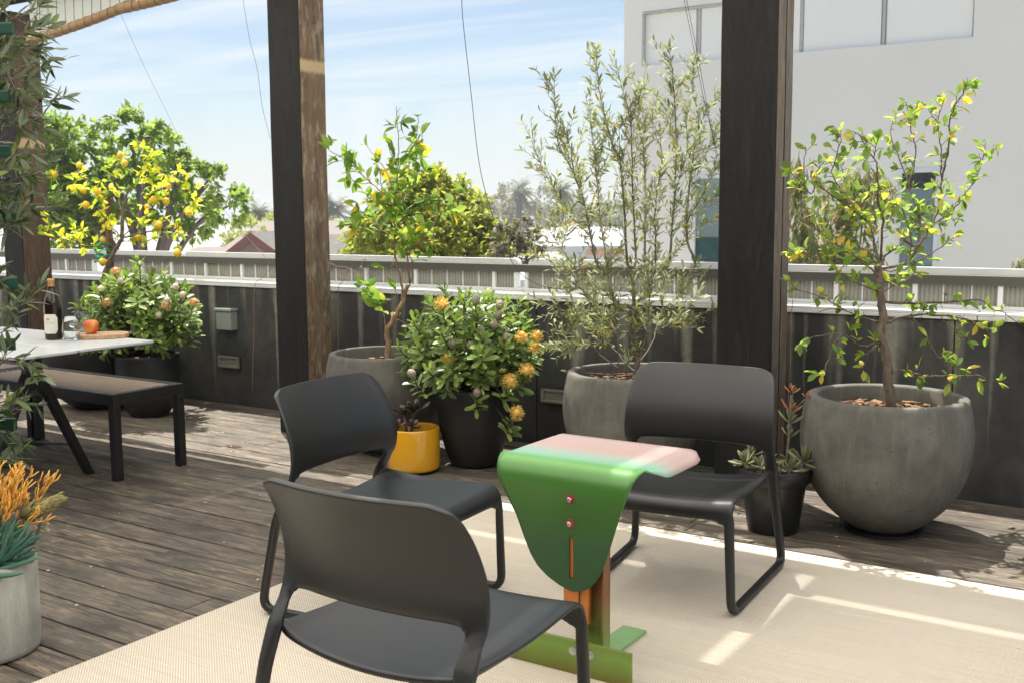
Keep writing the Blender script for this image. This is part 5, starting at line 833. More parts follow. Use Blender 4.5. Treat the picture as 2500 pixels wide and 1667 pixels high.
def leaves(items, base, mat, root, limit=300, name='leaf'):
    """the leaves that show largest become objects of their own (shared mesh), the rest one part"""
    V, F = BASES[base]; items = list(items); c = np.array(CAMPOS)
    items.sort(key=lambda m: np.linalg.norm(m[:3, 3]-c)/np.linalg.norm(m[:3, 1]))
    me = mkmesh(name, V.tolist(), F, mat, True); r = np.array(wloc(root))
    for m in items[:limit]:
        q = m.copy(); q[:3, 3] -= r; o = bpy.data.objects.new(name, me); COL.objects.link(o); o.parent = root; o.matrix_local = Matrix(q.tolist())
    if items[limit:]: joined('leaves', BASES[base], items[limit:], mat, root, 'stuff')
def rv(s=1.): return Vector(RNG.normal(0, s, 3))
def limb_mesh(limbs, r0, rtip, jit, sub=4, rmax_rest=.012, kr=.0068):
    b = MB(); lines = []
    for i, l in enumerate(limbs):
        P = smooth_line(l, sub, jit); ln = sum((P[k+1]-P[k]).length for k in range(len(P)-1))
        ra = r0 if i == 0 else min(rmax_rest, .0013+kr*ln)
        re = r0*.62 if i == 0 else rtip
        n = len(P); b.tube(P, [ra+(re-ra)*(k/(n-1))**.8 for k in range(n)], 7 if i == 0 else 5); lines.append((P, ln))
    return b, lines
def thick_limb(b, P, ra, rb, n=7): b.tube(P, [ra+(rb-ra)*k/(len(P)-1) for k in range(len(P))], n)

def citrus(name, label, cat, base, limbs, r0, bark, leafmat, dens, lsize, start=.25, skip=1, cluster=(3, 5), stems=(), bare=.25, limit=300, extra=None, rmax=.0085, thin=False):
    r = thing(name, base, label, cat)
    limbs = [[Vector(p) for p in l] for l in limbs]; l0 = limbs[0]; l0.insert(0, Vector((l0[0].x, l0[0].y, base[2])))
    b, lines = limb_mesh(limbs, r0, .0016, .0025, 4, rmax); b.build('trunk', MAT[bark[0]], r, smooth=True)
    tw = MB(); items = []
    for i, (P, ln) in enumerate(lines):
        if i < skip: continue
        n = len(P); 
        cum = [0]
        for k in range(n-1): cum.append(cum[-1]+(P[k+1]-P[k]).length)
        s = ln*start*random.uniform(.4, 1.)
        while s < ln:
            k = max(q for q in range(n) if cum[q] <= s); k = min(k, n-2); t = (s-cum[k])/max(1e-6, cum[k+1]-cum[k]); p = P[k].lerp(P[k+1], t); d = (P[k+1]-P[k]).normalized()
            o = (rv()+Vector((0, 0, .35))); o = (o-d*o.dot(d)).normalized(); td = (d*.55+o).normalized(); tl = random.uniform(.012, .055)
            e = p+td*tl; tw.tube([p, p.lerp(e, .5)+rv(.003), e], [.0014, .0012, .0009], 4)
            if random.random() > bare+(.35 if thin and p.z < .92 else 0):
                for q in range(random.randint(*cluster)):
                    at = p.lerp(e, random.uniform(.4, 1)); ld = (td*.7+rv(.62)+Vector((0, 0, -.05))).normalized(); L = lsize*random.uniform(.55, 1.2)
                    items.append(lmat(at, ld, Vector((0, 0, 1))+rv(.55), L, L*random.uniform(.44, .6)))
            s += random.expovariate(1)*dens+.006
        if random.random() > bare*.6:
            for q in range(random.randint(*cluster)):
                ld = ((P[-1]-P[-2]).normalized()*.8+rv(.55)).normalized(); L = lsize*random.uniform(.7, 1.2); items.append(lmat(P[-1], ld, Vector((0, 0, 1))+rv(.5), L, L*.52))
    tw.build('twigs', MAT[bark[1]], r)['kind'] = 'stuff'
    if extra: items += extra(r)
    leaves(items, 'citrus', MAT[leafmat], r, limit); return r
D = DATA
citrus('citrus_tree', 'bare branched citrus tree with scattered green and yellow leaves in the right concrete pot', 'tree', (-1.103, 4.601, .54), D['citrus_right'], .024, ('trunk', 'twig'), 'citrus', .0185, .048, .20, 1, (2, 4), bare=.18, limit=300, thin=True)
citrus('citrus_tree', 'slender young citrus with bright green leaves beside the brown sided post', 'tree', (-3.925, 4.675, .51), D['citrus_centre'], .020, ('tan', 'twig'), 'citrus2', .038, .080, .36, 1, (2, 5), bare=.28, limit=300)
def lemon_extra(r):
    for p in D['lemon_fruit']:
        p = Vector(p); b = MB(); t = random.uniform(-.3, .3)
        b.blob((0, 0, 0), (.0265, .0265, .030), 14, 10, lambda th, ph: 1+.10*max(0, abs(math.sin(ph))-.85)/.15*(1 if ph < 0 else .4))
        m = Matrix.Translation(p) @ Matrix.Rotation(t, 4, 'X') @ Matrix.Rotation(t*.7, 4, 'Y') @ Matrix.Scale(random.uniform(.75, 1.0), 4); b.v = [tuple(m @ Vector(q)) for q in b.v]
        f = b.build('lemon', MAT['lemon'], r, smooth=True)
        s = MB(); s.tube([p+Vector((0, 0, .026)), p+Vector((.003, .004, .06))], .0013, 4); s.build('stalk', MAT['twig'], f)
    return []
citrus('lemon_tree', 'yellowing lemon tree hung with ripe lemons above the left flowering bush', 'tree', (-6.62, 4.74, .46), D['lemon'], .019, ('trunk', 'twigolive'), 'lemonleaf', .030, .060, .30, 1, (2, 5), bare=.12, limit=300, extra=lemon_extra)
def build_stake():
    a, c = D['stake']; x = c[0]; y = c[1]
    b = MB(); b.box(x-.018, x+.018, y-.018, y+.018, .46, a[2]); o = b.build('plant_stake', MAT['stake'], bevel=.002); tag(o, 'brown square wooden stake beside the lemon tree trunk', 'stake')
    r = thing('plant_tape', (x+.01, y-.03, 1.02), 'green plastic tape tying the lemon trunk to its stake', 'plant tie')
    for k in range(4):
        b = MB(); z = 1.03+k*.042+random.uniform(-.008, .008); ring = [(x-.02+.062*math.cos(w), y-.035+.05*math.sin(w), z+.012*math.sin(w*2+k)) for w in [2*math.pi*q/18 for q in range(19)]]
        b.tube(ring, [(.003, .009)]*19, 6, False); b.build('tape_loop', MAT['tie'], r, smooth=True)
    b = MB(); 
    for k in range(7): b.blob((x-.01+random.uniform(-.03, .06), y-.09+random.uniform(-.01, .01), 1.03+.028*k), (.014, .008, .011), 7, 5)
    b.build('tape_knots', MAT['tie'], r)
build_stake()

def olive(name, label, base, limbs, r0, mat, dens, lsize, bark, start, rmax, first=True, limit=300, wid=.2, tws=1.):
    r = thing(name, base, label, 'tree'); limbs = [[Vector(p) for p in l] for l in limbs]
    if first: limbs[0].insert(0, Vector((limbs[0][0].x, limbs[0][0].y, base[2])))
    b, lines = limb_mesh(limbs, r0, .0009, .002, 4, rmax, .0052); b.build('trunk', MAT[bark], r, smooth=True); items = []; tw = MB()
    for i, (P, ln) in enumerate(lines):
        n = len(P); cum = [0]
        for k in range(n-1): cum.append(cum[-1]+(P[k+1]-P[k]).length)
        s = ln*start(i)
        def pair(p, d, k=1.):
            o = rv(); o = (o-d*o.dot(d)).normalized()
            for sg in (1, -1):
                if random.random() < .12: continue
                ld = (d*.95+o*sg*.75+rv(.2)).normalized(); L = lsize*random.uniform(.6, 1.25)*k; items.append(lmat(p, ld, Vector((0, 0, 1))+rv(.7), L, L*wid*random.uniform(.8, 1.2)*2))
        while s < ln:
            k = min(max(q for q in range(n) if cum[q] <= s), n-2); t = (s-cum[k])/max(1e-6, cum[k+1]-cum[k]); p = P[k].lerp(P[k+1], t); d = (P[k+1]-P[k]).normalized()
            if random.random() < .62: pair(p, d)
            else:
                o = rv(); o = (o-d*o.dot(d)).normalized(); td = (d*.8+o*.7+Vector((0, 0, .25))).normalized(); tl = random.uniform(.05, .16)*tws; q = [p+td*tl*z+rv(.004)*z for z in (0, .33, .66, 1)]
                tw.tube(q, [.0016, .0013, .0011, .0008], 4); st = .25
                while st < 1.02: pair(p+td*tl*st, td); st += random.uniform(.018, .03)/tl*1.0*(lsize/.04)
            s += random.expovariate(1)*dens+.004
        pair(P[-1], (P[-1]-P[-2]).normalized()); pair(P[-1], (P[-1]-P[-2]).normalized(), .7)
    tw.build('twigs', MAT[bark], r)['kind'] = 'stuff'; leaves(items, 'olive', MAT[mat], r, limit); return r
olive('olive_tree', 'airy many stemmed olive tree in the middle round concrete pot', (-2.385, 4.735, .50), D['olive'], .013, 'olive', .0070, .043, 'twigolive', lambda i: .38 if i in (0, 1, 2, 4, 5, 6) else (2. if i == 12 else .10), .0085, False, 300, .128)
def build_trellis():
    r = thing('trellis', (-3.75, 2.22, .0015), 'dark green wooden trellis at the left edge carrying the olive branches', 'trellis')
    for x, y in ((-3.585, 2.085), (-3.98, 1.83)):
        b = MB(); b.box(x-.012, x+.022, y-.02, y-.001, .002, 2.12 if x > -4 else 2.3); b.build('upright', MAT['green'], r, bevel=.002)
    for z, e in ((2.01, .075), (1.775, .048), (1.582, .04), (1.344, .052), (1.108, .035), (.885, .012), (.589, .0), (.443, .0)):
        b = MB(); d = Vector((.536, .844, 0)).normalized() if False else Vector((.84, .54, 0)).normalized(); a = Vector((-3.655, 2.275, z)); kk = .955; p0 = a-d*.62; p1 = a+d*(e-.022); p0, p1 = [Vector((q.x*kk, q.y*kk, 1.35+(q.z-1.35)*kk)) for q in (p0, p1)]
        b.tube([p0, p1], [(.0075, .021)]*2, 8, True, sq=.35, flat=(-.54, .84, 0)); b.build('rung', MAT['green'], r)
build_trellis()
olive('espalier_olive', 'dark leaved olive trained up the green trellis at the left edge', tuple(D['trellis_olive'][0][0][:2])+(.002,), D['trellis_olive'], .016, 'olive2', .021, .068, 'twigolive', lambda i: 2. if i == 0 else .12, .006, True, 300, .12, .6)

# ------------------------------------------------------------------ pincushion bushes
def bush(label, c, rad, zc, n, foot, seed, lsize, opens, halves, buds, budmat, lean=(0, 0)):
    r = thing('pincushion_bush', foot, label, 'bush', 'potted pincushion bushes'); rng = np.random.default_rng(seed)
    stem = MB(); low = []; tip = []; C = Vector((c[0], c[1], zc)); F = Vector(foot); shoots = []
    for k in range(n):
        u = (k+.5)/n; z = 1-1.62*u; a = k*2.399963+rng.normal(0, .15); q = math.sqrt(max(0, 1-z*z)); s = rng.uniform(.80, 1.08)
        d = Vector((q*math.cos(a), q*math.sin(a), z)); p = C+Vector((d.x*rad[0], d.y*rad[1], d.z*rad[2]))*s
        ax = (d*.75+Vector((0, 0, .62))+Vector(rng.normal(0, .16, 3))).normalized()
        if z < -.3: ax = (d+Vector((0, 0, -.15))+Vector(rng.normal(0, .2, 3))).normalized()
        shoots.append((p, ax, z))
    for lst, kind in ((opens, 0), (halves, 1), (buds, 2)):
        for p in lst:
            p = Vector(p); ax = ((p-C).normalized()*.5+Vector((0, 0, .85))).normalized(); shoots.append((p-ax*.03, ax, 0))
            b = MB(); u = ax.orthogonal().normalized(); w = ax.cross(u)
            if kind < 2:
                R = .041 if kind == 0 else .036
                b.blob((0, 0, 0), (R*.52, R*.52, R*.6), 10, 7)
                m = Matrix((u, w, ax)).transposed().to_4x4(); m.translation = p; b.v = [tuple(m @ Vector(q)) for q in b.v]
                for k in range(150 if kind == 0 else 120):
                    zz = rng.uniform(-.75, 1); aa = rng.uniform(0, 6.283); qq = math.sqrt(1-zz*zz); d = u*qq*math.cos(aa)+w*qq*math.sin(aa)+ax*zz
                    L = R*rng.uniform(.82, 1.1); up = ax*(.35 if kind == 0 else .75)
                    e = p+(d+up*.45).normalized()*L; st = p+d*R*.35
                    b.tube([st, st.lerp(e, .6)+d*.004, e], [.0016, .0013, .0009], 3, False)
                    b.blob(e, (.0019,)*3, 4, 3)
                if kind == 1: b.blob(p+ax*R*.55, (R*.42, R*.42, R*.38), 9, 6)
                b.build('flower_head', MAT['style' if kind == 0 else ('style' if len(opens) > 1 else 'stylepale')], r, smooth=True)
            else:
                R = .021; b.blob((0, 0, 0), (R, R, R*1.18), 14, 10, lambda th, ph: 1+.09*math.sin(th*7+ph*5)*math.cos(ph)+.07*math.sin(ph*11))
                m = Matrix((u, w, ax)).transposed().to_4x4(); m.translation = p; b.v = [tuple(m @ Vector(q)) for q in b.v]; b.build('flower_bud', MAT[budmat], r, smooth=True)
    for p, ax, z in shoots:
        p0 = F.lerp(C, .35)+Vector(rng.normal(0, .02, 3)); mid = p0.lerp(p, .55)+Vector((0, 0, -.03)); stem.tube(smooth_line([p0, mid, p-ax*.07, p], 3), [.006, .0055, .005, .0048, .0045, .004, .0038, .0036, .0034, .003][:10], 5)
        u = ax.orthogonal().normalized(); w = ax.cross(u); m = int(rng.integers(14, 19)); L0 = rng.uniform(.095, .14)
        for k in range(m):
            t = k/(m-1); a = k*2.4+rng.normal(0, .2); at = p-ax*L0*(1-t); o = u*math.cos(a)+w*math.sin(a); el = math.radians(8+58*t**1.5)
            d = (o*math.cos(el)+ax*math.sin(el)+Vector(rng.normal(0, .12, 3))).normalized(); L = lsize*rng.uniform(.75, 1.2)*(1-.35*t**3)
            (tip if (t > .72 and z > -.1) else low).append(lmat(at, d, ax+o*-.2, L, L*.36*rng.uniform(.85, 1.15)))
    stem.build('stems', MAT['twig'], r, smooth=True); leaves(low, 'protea', MAT['protea'], r, 220); leaves(tip, 'protea', MAT['protea_tip'], r, 80)
bush('pincushion bush with spiky orange flowers in the middle black planter', (-3.30, 4.655), (.385, .36, .315), .635, 92, (-3.30, 4.665, .37), 3, .076, D['prot_open'], D['prot_half'], D['prot_bud'], 'bud')
bush('pincushion bush with peach flower heads behind the bench', (-6.08, 4.66), (.40, .36, .36), .66, 92, (-6.03, 4.69, .38), 8, .086, [], D['prot2_half'], D['prot2_bud'], 'budpale')

# ------------------------------------------------------------------ succulents
def rosette(items, p, ax, n, L0, L1, el0, el1, wid, spread=0):
    ax = Vector(ax).normalized(); u = ax.orthogonal().normalized(); w = ax.cross(u)
    for k in range(n):
        t = k/max(1, n-1); a = k*2.39996; el = math.radians(el0+(el1-el0)*t); d = (u*math.cos(a)+w*math.sin(a))*math.cos(el)+ax*math.sin(el); L = (L0+(L1-L0)*t)*random.uniform(.85, 1.1)
        items.append(lmat(Vector(p)+ax*spread*t+d*.004, d+rv(.06), ax, L, L*wid*2, L*wid*2))
def aeonium():
    c = (YP[0]-.035, YP[1], .185); r = thing('aeonium', c, 'dark purple rosette succulent in the yellow pot', 'succulent'); it = []; b = MB()
    for dx, dy, dz, s, ln in ((.03, .01, .125, 1., (.05, -.3)), (-.05, .03, .10, .85, (-.3, .1)), (.06, -.05, .055, .6, (.5, -.2)), (-.02, -.07, .045, .6, (0, -.5)), (-.09, -.02, .04, .6, (-.6, 0))):
        p = Vector((c[0]+dx, c[1]+dy, c[2]+dz)); b.tube([(c[0]+dx*.4, c[1]+dy*.4, c[2]-.02), p], [.009, .007], 7); rosette(it, p, (ln[0], ln[1], 1), 15, .095*s, .035*s, 5, 75, .28, .012)
    b.build('stem', MAT['twig'], r, smooth=True); leaves(it, 'aeon', MAT['aeon'], r)
aeonium()
def felt_bush():
    c = (NP[0], NP[1], .245); r = thing('felt_succulents', c, 'felted grey green succulents with one orange tipped stem in the black nursery pot', 'succulent'); it = []; tp = []; b = MB()
    cam = Vector((.40, -.92, 0)); right = Vector((.92, .40, 0)).normalized()
    for s, dpt, z, n, L in ((.115, .05, .06, 12, .098), (.06, .09, .035, 9, .075), (-.115, .06, .05, 11, .078), (-.06, .09, .04, 12, .072), (-.02, .03, .05, 10, .066), (-.09, -.03, .07, 9, .055), (-.03, .11, .02, 9, .045), (.02, .08, .03, 10, .045), (.07, -.05, .05, 9, .055), (-.125, .0, .03, 8, .05)):
        p = Vector(c)+right*s+cam*dpt+Vector((0, 0, z)); b.tube([Vector(c)+right*s*.8+cam*dpt*.8-Vector((0, 0, .01)), p], .004, 5); rosette(it, p, right*s*3+cam*dpt*2.5+Vector((0, 0, 1)), n, L, L*.5, -5, 80, .2, .02)
    base = Vector(c)+right*.055+cam*-.03; q = [base, base+Vector((.004, 0, .12)), base+right*.01+Vector((0, 0, .26)), base+right*.012+Vector((0, 0, .335))]; q = smooth_line(q, 4); b.tube(q, .0065, 7)
    for z, n, L, big in ((.15, 5, .06, 0), (.21, 6, .075, 0), (.255, 4, .07, 1), (.34, 7, .042, 1)): rosette(tp if big else it, base+right*.012*z/.37+Vector((0, 0, z)), right*.1+Vector((0, 0, 1)), n, L, L*.6, 25, 62, .2, .02)
    e = base+right*.075+Vector((0, 0, .325)); b.tube([base+Vector((0, 0, .25)), e], .0025, 5); rosette(tp, e, (.3, -.3, 1), 6, .03, .02, 10, 70, .25, .005)
    b.build('stems', MAT['twigolive'], r, smooth=True); leaves(it, 'felt', MAT['felt'], r); leaves(tp, 'felt', MAT['felttip'], r, name='orange_leaf')
felt_bush()
def planter_plants():
    c = Vector((CP[0], CP[1], .275)); R = Vector((.50, .868, 0)); T = Vector((.868, -.496, 0))   # R: to the right as seen, T: toward the viewer
    r = thing('stick_euphorbia', tuple(c), 'bright orange pencil stick succulent at the back of the cement planter', 'succulent')
    def stick(p, d, L, rad, lev, b):
        e = p+d*L; m = p.lerp(e, .5)+rv(.004); b.tube([p, m, e], [rad, rad*.92, rad*.8], 6); b.blob(e, (rad*.8,)*3, 6, 4)
        if lev:
            for k in range(random.choice((2, 3, 3))): dd = (d*1.2+rv(.36)+Vector((0, 0, .35))).normalized(); stick(p.lerp(e, random.uniform(.8, 1.)), dd, L*random.uniform(.5, .8), rad*.8, lev-1, b)
    for k in range(30):
        s = random.uniform(-.11, .11); b = MB(); p = c+R*s*.7+T*random.uniform(-.09, .03)+Vector((0, 0, .02)); d = (R*(s*3.6+random.uniform(-.05, .3))+Vector((0, 0, 1))+rv(.10)).normalized(); stick(p, d, random.uniform(.09, .14), .0044, 3, b); b.build('stick_cluster', MAT['fire'], r, smooth=True)
    r = thing('blue_chalk_sticks', tuple(c), 'blue green finger leaved succulent spilling over the cement planter', 'succulent'); it = []
    for k in range(17):
        p = c+R*random.uniform(-.13, .05)+T*random.uniform(-.02, .11)+Vector((0, 0, random.uniform(.0, .05)))
        for q in range(9): d = (R*random.uniform(.05, .9)+T*random.uniform(-.15, .5)+Vector((0, 0, random.uniform(.15, 1.2)))+rv(.15)).normalized(); L = random.uniform(.08, .15); it.append(lmat(p+d*.01, d, T*-1+Vector((0, 0, .2)), L, .0125, .0125))
    for d, L, p in ((R*1.+T*.25+Vector((0, 0, .14)), .15, c+R*.02+T*.12+Vector((0, 0, .012))), (R*.9+T*.5+Vector((0, 0, -.02)), .13, c+R*.0+T*.135+Vector((0, 0, .004))), (R*.5+T*.6+Vector((0, 0, -.7)), .08, c+R*-.09+T*.14+Vector((0, 0, .01)))): it.append(lmat(p, d, (0, 0, 1), L, .018, .018))
    leaves(it, 'chalk', MAT['chalk'], r)
    r = thing('echeveria', tuple(c+R*.13), 'pale rosette succulent leaning over the right rim of the cement planter', 'succulent'); it = []; b = MB()
    p = c+R*.165+T*.02+Vector((0, 0, .105)); b.tube(smooth_line([c+R*.10, c+R*.145+Vector((0, 0, .04)), p], 3), .006, 6); rosette(it, p, R*.8+Vector((0, 0, .6))+T*.4, 22, .036, .014, -5, 80, .24, .012)
    for q in ((.12, .05, .03), (.10, .08, .02), (.13, .03, .025), (.09, .1, .03)): rosette(it, c+R*q[0]+T*q[1]+Vector((0, 0, q[2])), (0, 0, 1), 7, .024, .014, 10, 75, .4, .005)
    b.build('stem', MAT['twigolive'], r, smooth=True); leaves(it, 'eche', MAT['eche'], r)
    r = thing('cone_rosette', tuple(c+R*.1+Vector((0, 0, .1))), 'olive brown cone shaped succulent head leaning out over the deck', 'succulent'); it = []; b = MB()
    a = c+R*.07+Vector((0, 0, .12)); e = a+R*.165+Vector((0, 0, .065)); ax = (e-a).normalized(); b.tube(smooth_line([c+R*.06+Vector((0, 0, .0)), c+R*.05+Vector((0, 0, .08)), a, e], 3), .008, 7)
    u = ax.orthogonal().normalized(); w = ax.cross(u)
    for k in range(46):
        t = k/45; aa = k*2.4; o = u*math.cos(aa)+w*math.sin(aa); at = a+ax*(.05+.115*t)+o*.009; d = (ax*(.8+.6*t)+o*(.85-.35*t)+rv(.08)).normalized(); it.append(lmat(at, d, o*-1+ax*.3, .044*(1-.3*t), .030*(1-.3*t), .022))
    b.build('stem', MAT['twigolive'], r, smooth=True); leaves(it, 'eche', MAT['cone'], r)
planter_plants()

# ------------------------------------------------------------------ cords, petals, marks on the deck
def small_things():
    labs = ['dark cord hanging from the pergola and looping to the rail near the olive', 'thin cord hanging left of the brown sided post', 'left of two thin cords hanging beside the right black post', 'right of two thin cords hanging beside the right black post',
            'cord slanting across the far tree down to a knot on the rail', 'cord running from the rail knot down the wall beside the utility box', 'tan cord tied to the rail right of the brown sided post', 'short cord end tied round the rail behind the olive', 'rust brown cord down the wall right of the black post', 'loose cord end curling from the knot on the rail']
    for i, (l, lb) in enumerate(zip(D['cords'], labs)):
        b = MB(); P = smooth_line(l, 5); b.tube(P, .0021 if i not in (1, 2, 3, 4) else .0013, 5)
        if i in (5, 6):
            k = Vector(l[0] if i == 5 else l[2]); ring = [(k.x+.004*math.cos(w*2), 5.395+.028*math.cos(w), k.z+.02+.035*math.sin(w)) for w in [2*math.pi*q/16 for q in range(17)]]
            b.tube(ring, .003, 5, False); b.blob((k.x, 5.36, k.z), (.012, .01, .012), 7, 5)
            b.tube([(k.x, 5.36, k.z), (k.x+.03, 5.35, k.z-.01), (k.x+.06, 5.352, k.z-.004)], .002, 5)
        o = b.build('cord', MAT['darkcord' if i in (0, 1, 2, 3) else 'cord'], smooth=True); tag(o, lb, 'cord', 'cords strung from the pergola and rail')
    pet = MB()
    for k in range(240):
        x, y = random.uniform(-8, .2), random.uniform(1.7, 5.2)
        if -2.9 < x and y < 4.15 and random.random() > .12: continue
        z = .0075 if (x > -2.8 and y < 4.07) else .0012; s = random.uniform(.0035, .008); a = random.uniform(0, 6.28)
        v = [(x+s*math.cos(a+w)*(1 if q % 2 else .6), y+s*math.sin(a+w)*(1 if q % 2 else .6), z+.0015*(q % 2)) for q, w in enumerate([0, 1.05, 2.1, 3.14, 4.2, 5.2])]; pet.add(v, [(0, 1, 2, 3, 4, 5)])
    o = pet.build('fallen_petals', MAT['petal']); tag(o, 'tiny dry petals and crumbs scattered over the deck', 'petals', kind='stuff')
    def flat(name, c, pts, z, mat, label, cat):
        b = MB(); n = len(pts); b.add([(c[0]+x, c[1]+y, z) for x, y in pts]+[(c[0]+x*1.02, c[1]+y*1.02, .0008) for x, y in pts], [tuple(range(n))]+[(i, i+n, (i+1) % n+n, (i+1) % n) for i in range(n)]); tag(b.build(name, MAT[mat]), label, cat)
    def ragged(rx, ry, n=26, amp=.35, rot=0):
        o = []
        for k in range(n): w = 2*math.pi*k/n; q = 1+random.uniform(-amp, amp); x, y = rx*q*math.cos(w), ry*q*math.sin(w); o.append((x*math.cos(rot)-y*math.sin(rot), x*math.sin(rot)+y*math.cos(rot)))
        return o
    flat('soil_smear', (-5.88, 3.70), ragged(.11, .045, 26, .4, .5), .0018, 'stain', 'black smear on the deck at the bench leg', 'stain')
    flat('soil_smear', (-5.70, 3.80), ragged(.10, .022, 26, .4, .5), .0018, 'stain', 'thin black streak on the deck right of the bench leg', 'stain')
    flat('knot_hole', (-4.768, 4.289), ragged(.060, .024, 22, .12), .0018, 'rust', 'dark rusty hole in the deck left of the chairs', 'hole')
    flat('fallen_leaf', (-6.05, 5.20), ragged(.02, .012, 10, .2, .6), .004, 'yleaf', 'yellow leaf fallen at the foot of the wall', 'leaf'); flat('fallen_leaf', (-3.30, 4.28), ragged(.022, .009, 10, .2, .2), .004, 'yleaf', 'yellow leaf fallen between the yellow pot and the black planter', 'leaf')
small_things()

# ------------------------------------------------------------------ far setting: buildings, trees, palms
BU, BV = Vector((.8368, .5475, 0)), Vector((-.5475, .8368, 0))      # across and along the view, on the ground
def bp(u, v, z): return tuple(BU*u+BV*v+Vector((0, 0, z)))
def build_white_block():
    Y = 16.0; x0 = -8.25; r = thing('white_building', (0, 20, -3.5), 'tall white stucco building with recessed upper panels at the right', 'building')
    b = MB()
    wins = [(-7.02, -6.10, .50, 1.93), (-3.86, -3.28, .50, 1.94)]; xs = sorted([x0, 9.]+[w for q in wins for w in q[:2]])
    for a, c in zip(xs[:-1], xs[1:]):
        w = [q for q in wins if abs(q[0]-a) < .01 and abs(q[1]-c) < .01]
        if w: b.box(a, c, Y, Y+.3, -3.5, w[0][2]); b.box(a, c, Y, Y+.3, w[0][3], 3.69)
        else: b.box(a, c, Y, Y+.3, -3.5, 3.69)
    b.box(x0, 9, Y+.3, Y+9, -3.5, 3.69); b.box(x0, -7.92, Y, Y+9, 3.69, 9.5); b.box(-2.93, 9, Y, Y+9, 3.69, 9.5); b.box(x0+.0, -2.93, Y+.10, Y+9, 3.69, 9.5); b.box(-7.92, -6.96+.72, Y+.001, Y+.10, 4.54, 9.5)
    b.build('wall', MAT['stucco'], r)
    for a, c, z1 in ((-7.90, -7.02, 4.50), (-6.93, -6.22, 4.50), (-6.20, -5.36, 6.4), (-5.30, -4.18, 6.4), (-4.10, -2.96, 6.4)): q = MB(); q.box(a, c, Y+.06, Y+.099, 3.70, z1); q.build('panel', MAT['stucco2'], r)
    for a in (-6.96, -5.33, -4.14): q = MB(); q.box(a-.02, a+.02, Y+.05, Y+.075, 3.70, 6.4); q.build('reveal', MAT['trimgrey'], r)
    q = MB(); q.box(-7.92, -6.22, Y-.012, Y+.03, 4.50, 4.53); q.box(-7.925, -7.90, Y-.012, Y+.05, 3.70, 4.50); q.build('reveal', MAT['trimgrey'], r)
    for (a, c, z0, z1) in wins:
        f = MB(); t = .06; f.box(a, c, Y-.02, Y+.05, z0, z0+t); f.box(a, c, Y-.02, Y+.05, z1-t, z1); f.box(a, a+t, Y-.02, Y+.05, z0+t, z1-t); f.box(c-t, c, Y-.02, Y+.05, z0+t, z1-t); fr = f.build('window', MAT['white'], r)
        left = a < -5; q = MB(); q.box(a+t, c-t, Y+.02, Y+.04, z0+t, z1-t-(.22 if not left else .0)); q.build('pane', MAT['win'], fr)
        q = MB()
        if left: q.box(a+t, c-t, Y+.012, Y+.018, z0+t, z0+.45); q.build('lower_pane', MAT['teal'], fr)
        else: q.box(a+t, c-t, Y+.012, Y+.04, z1-t-.218, z1-t); q.build('head_panel', MAT['wintop'], fr)
build_white_block()
def house(label, group, ug, vg, zr, hw, vr, zmain, ul, ur, hip, ve, ze, roof, gable=True):
    r = thing('house', bp((ul+ur)/2, vr, -3.5), label, 'house', group); roofs = []
    b = MB(); b.add([bp(ul, vr, zmain), bp(ur, vr, zmain), bp(ur+hip, ve, ze), bp(ul-hip*.4, ve, ze), bp(ur+hip, 2*vr-ve, ze), bp(ul-hip*.4, 2*vr-ve, ze)], [(0, 3, 2, 1), (0, 1, 4, 5), (1, 2, 4), (0, 5, 3), (3, 5, 4, 2)]); rf = b.build('roof', MAT[roof], r)
    b = MB(); c = [bp(ul, ve+.5, 0), bp(ur+hip*.9, ve+.5, 0), bp(ur+hip*.9, 2*vr-ve-.5, 0), bp(ul, 2*vr-ve-.5, 0)]; v = [(x, y, z) for z in (-3.5, ze-.02) for x, y, _ in c]; b.add(v, [(0, 1, 5, 4), (1, 2, 6, 5), (2, 3, 7, 6), (3, 0, 4, 7), (3, 2, 1, 0), (4, 5, 6, 7)]); b.build('wall', MAT['gablewall'], r)
    if gable:
        zb = zr-1.9; wb = hw*1.9/.9
        b = MB(); b.add([bp(ug, vg, zr), bp(ug-wb, vg, zb), bp(ug+wb, vg, zb), bp(ug-wb, vg, -3.5), bp(ug+wb, vg, -3.5), bp(ug, vr, zr), bp(ug-wb, vr, zb), bp(ug+wb, vr, zb), bp(ug-wb, vr, -3.5), bp(ug+wb, vr, -3.5)], [(0, 1, 3, 4, 2), (1, 6, 8, 3), (2, 4, 9, 7)]); b.build('gable_wall', MAT['gablewall'], r)
        for s in (-1, 1):
            b = MB(); o = .16; b.add([bp(ug, vg-.35, zr+.02), bp(ug+s*wb*1.08, vg-.35, zb-.13), bp(ug, vr, zr+.02), bp(ug+s*wb*1.08, vr, zb-.13), bp(ug, vg-.35, zr+.10), bp(ug+s*wb*1.08, vg-.35, zb-.05), bp(ug, vr, zr+.10), bp(ug+s*wb*1.08, vr, zb-.05)], [(0, 1, 5, 4), (4, 5, 7, 6), (0, 2, 3, 1), (1, 3, 7, 5), (0, 4, 6, 2), (2, 6, 7, 3)]); b.build('roof', MAT[roof], r)
            b = MB(); b.add([bp(ug, vg-.42, zr+.10), bp(ug+s*wb*1.08, vg-.42, zb-.05), bp(ug+s*wb*1.08, vg-.42, zb-.28), bp(ug, vg-.42, zr-.14), bp(ug, vg-.352, zr+.10), bp(ug+s*wb*1.08, vg-.352, zb-.05), bp(ug+s*wb*1.08, vg-.352, zb-.28), bp(ug, vg-.352, zr-.14)], [(0, 1, 2, 3), (4, 7, 6, 5), (0, 4, 5, 1), (1, 5, 6, 2), (2, 6, 7, 3), (3, 7, 4, 0)]); b.build('fascia', MAT['fascia'], r)
    return r, rf
